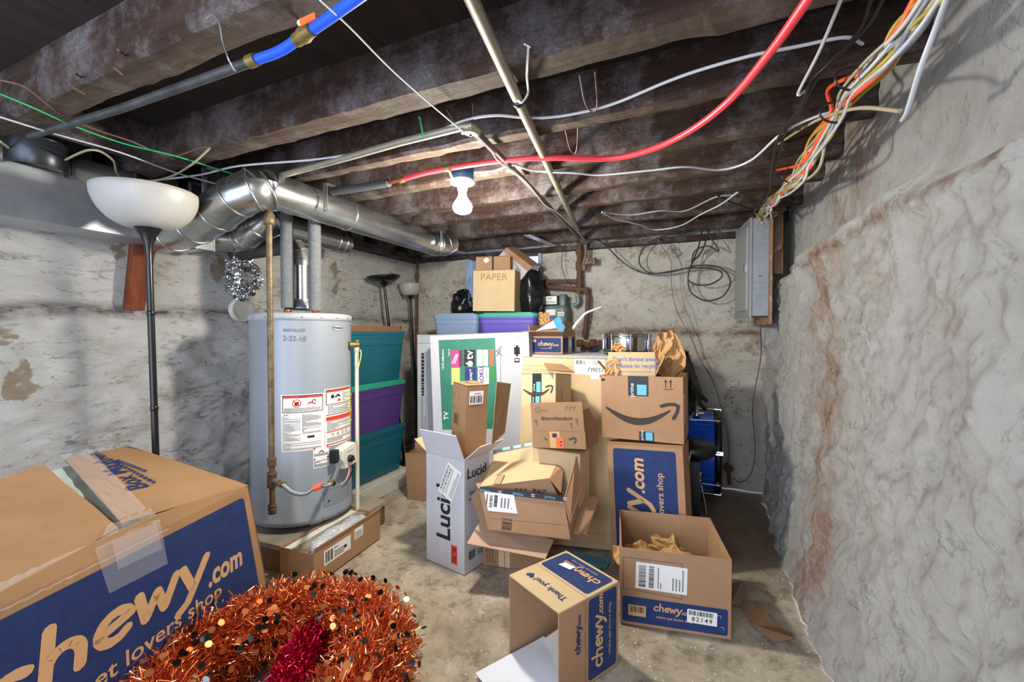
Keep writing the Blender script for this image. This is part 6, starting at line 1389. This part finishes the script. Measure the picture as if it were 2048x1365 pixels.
# bent wire hooks
for j, (pts, lab) in enumerate((([(1159, 150), (1170, 205), (1182, 222), (1194, 212), (1190, 143)], 'bent copper wire hook hanging from the second joist, right of the steel pipe'), ([(1129, 252), (1138, 292), (1145, 305), (1153, 300), (1157, 238)], 'bent copper wire hook hanging below the third joist'), ([(893, 220), (920, 260), (942, 272), (948, 258), (945, 206)], 'bent wire hook holding up the bend of the thin pipe'))):
    bar('wire_hook', lab, 'hook', [P(u, v, z=2.0 if k in (0, 4) else 1.96) for k, (u, v) in enumerate(pts)], .0025, CBR, 'wire hooks under the joists', n=6)
bar('green_string', 'green string tied around the thin grey pipe', 'string', [P(836, 233, z=1.98), P(843, 250, z=1.96), P(847, 280, z=1.93), P(843, 262, z=1.95), P(840, 234, z=1.98)], .0015, CGR, n=5)
for j, (u, v, u2, v2) in enumerate(((236, 100, 252, 112), (229, 137, 244, 149), (148, 145, 162, 155), (149, 177, 168, 188))):
    bar('nail', ['upper right one of the four rusty nails in the nearest joist', 'rusty nail below the upper right one in the nearest joist', 'left rusty nail in the nearest joist, the higher of two', 'lowest left rusty nail in the nearest joist'][j], 'nail', [P(u, v, y=.625), P(u2, v2, y=.675)], .0035, RUST, 'rusty nails in the nearest joist', n=8, curve=False)
# ------------------------------------------------------------------ tinsel garlands
def tinsel(mt, core, lab, rad_, nstrip, spath, seed, ln=(.03, .07), core_r=.06, wd=.0016, mt2=None):
    R_ = random.Random(seed); path = cr(spath, 16); N = len(path)
    t = thing('tinsel_garland', lab, 'garland', (sum((p.x for p in path), 0)/N, sum((p.y for p in path), 0)/N, 0))
    m = MB(); m.tube([p for p in path], core_r, core, n=12, curve=False, smooth=False); part('core', m, t, True)
    vs = []; fs = []; vs2 = []; fs2 = []
    for i in range(nstrip):
        k = R_.random()*(N-1.001); a = path[int(k)].lerp(path[int(k)+1], k % 1); T = (path[int(k)+1]-path[int(k)]).normalized()
        d = Vector((R_.gauss(0, 1), R_.gauss(0, 1), R_.gauss(0, 1))); d = (d-T*d.dot(T)*.6).normalized()
        r0 = core_r*.7+(rad_-core_r)*R_.random()**1.3; p0 = a+d*r0; L_ = R_.uniform(*ln)
        dd = (d*R_.uniform(.1, .9)+T*R_.gauss(0, .7)+Vector((R_.gauss(0, .5), R_.gauss(0, .5), R_.gauss(0, .5)))).normalized(); s = dd.cross(Vector((R_.gauss(0, 1), R_.gauss(0, 1), R_.gauss(0, 1)))).normalized()*wd
        p1 = p0+dd*L_*.5; p2 = p1+(dd+Vector((R_.gauss(0, .35), R_.gauss(0, .35), R_.gauss(0, .35)-.1))).normalized()*L_*.5
        s2 = s+dd.cross(s)*R_.uniform(-.8, .8)
        if min(p0.z, p1.z, p2.z) < .004: continue
        V, F_ = (vs2, fs2) if (mt2 and R_.random() < .3) else (vs, fs)
        b = len(V); V += [p0-s, p0+s, p1+s2, p1-s2, p2+s, p2-s]; F_ += [(b, b+1, b+2, b+3), (b+3, b+2, b+4, b+5)]
    m = MB(); m.add(vs, fs, mt)
    if mt2: m.add(vs2, fs2, mt2)
    part('tinsel_strands', m, t, True, kind='stuff'); return t, path
TIN = mat('tinsel_copper', '#e87c48', .32, .9); TIN2 = mat('tinsel_gold', '#f6b07c', .25, 1); TCORE = mat('tinsel_core', '#83331a', .6, .3)
TR_ = mat('tinsel_red', '#d01f4a', .25, .95); TRC = mat('tinsel_red_core', '#5a0d1e', .6, .3)
ring = [P(300, 1550, z=.13), P(310, 1420, z=.13), P(395, 1330, z=.13), P(485, 1272, z=.135), P(580, 1240, z=.14), P(680, 1228, z=.15), P(742, 1262, z=.14), P(752, 1320, z=.14), P(715, 1390, z=.14), P(680, 1460, z=.14), P(600, 1550, z=.14)]
t, path = tinsel(TIN, TCORE, 'thick orange copper tinsel garland with black and orange sequins, coiled on the floor in front', .140, 38000, ring, 5, core_r=.085, mt2=TIN2)
DM = [mat('sequin_copper', '#e8955a', .35, .9), mat('sequin_black', '#15120f', .15, .4), mat('sequin_silver', '#a9c2e0', .1, 1), mat('sequin_rust', '#cf6235', .35, .9)]
R_ = random.Random(9); N = len(path); cand = []
for i in range(620):
    k = R_.random()*(N-1.001); a = path[int(k)].lerp(path[int(k)+1], k % 1); T = (path[int(k)+1]-path[int(k)]).normalized()
    d = Vector((R_.gauss(0, 1), R_.gauss(0, 1), R_.gauss(0, 1)+.35)); d = (d-T*d.dot(T)).normalized(); p = a+d*R_.uniform(.12, .165)
    if p.z < .015: continue
    n = (d+Vector((R_.gauss(0, .5), R_.gauss(0, .5), R_.gauss(0, .5)))).normalized(); cand.append(((p-CAMP).length-.6*max(0, d.dot((CAMP-a).normalized())), p, n, R_.choices(range(4), (4, 4, 1, 2))[0]))
cand.sort(key=lambda c: c[0]); vis = [c for c in cand]
def disc_geo(m, p, n, mt, r=.0105):
    X = Matrix.Translation(p) @ n.to_track_quat('Z', 'Y').to_matrix().to_4x4(); m.add([(r*cos(2*pi*k/14), r*sin(2*pi*k/14), z) for z in (0, .0006) for k in range(14)], [tuple(range(14))[::-1], tuple(range(14, 28))]+[(k, (k+1) % 14, 14+(k+1) % 14, 14+k) for k in range(14)], mt, X)
for c in vis[:100]: m = MB(); disc_geo(m, c[1], c[2], DM[c[3]]); part('sequin', m, t, True)
m = MB()
for c in vis[100:]: disc_geo(m, c[1], c[2], DM[c[3]])
part('sequins', m, t, True, kind='stuff')
tinsel(TR_, TRC, 'shiny red magenta tinsel garland lying inside the orange one', .075, 8000, [P(640, 1262, z=.11), P(610, 1310, z=.13), P(585, 1365, z=.13), P(570, 1440, z=.13)], 8, core_r=.05, ln=(.02, .045))
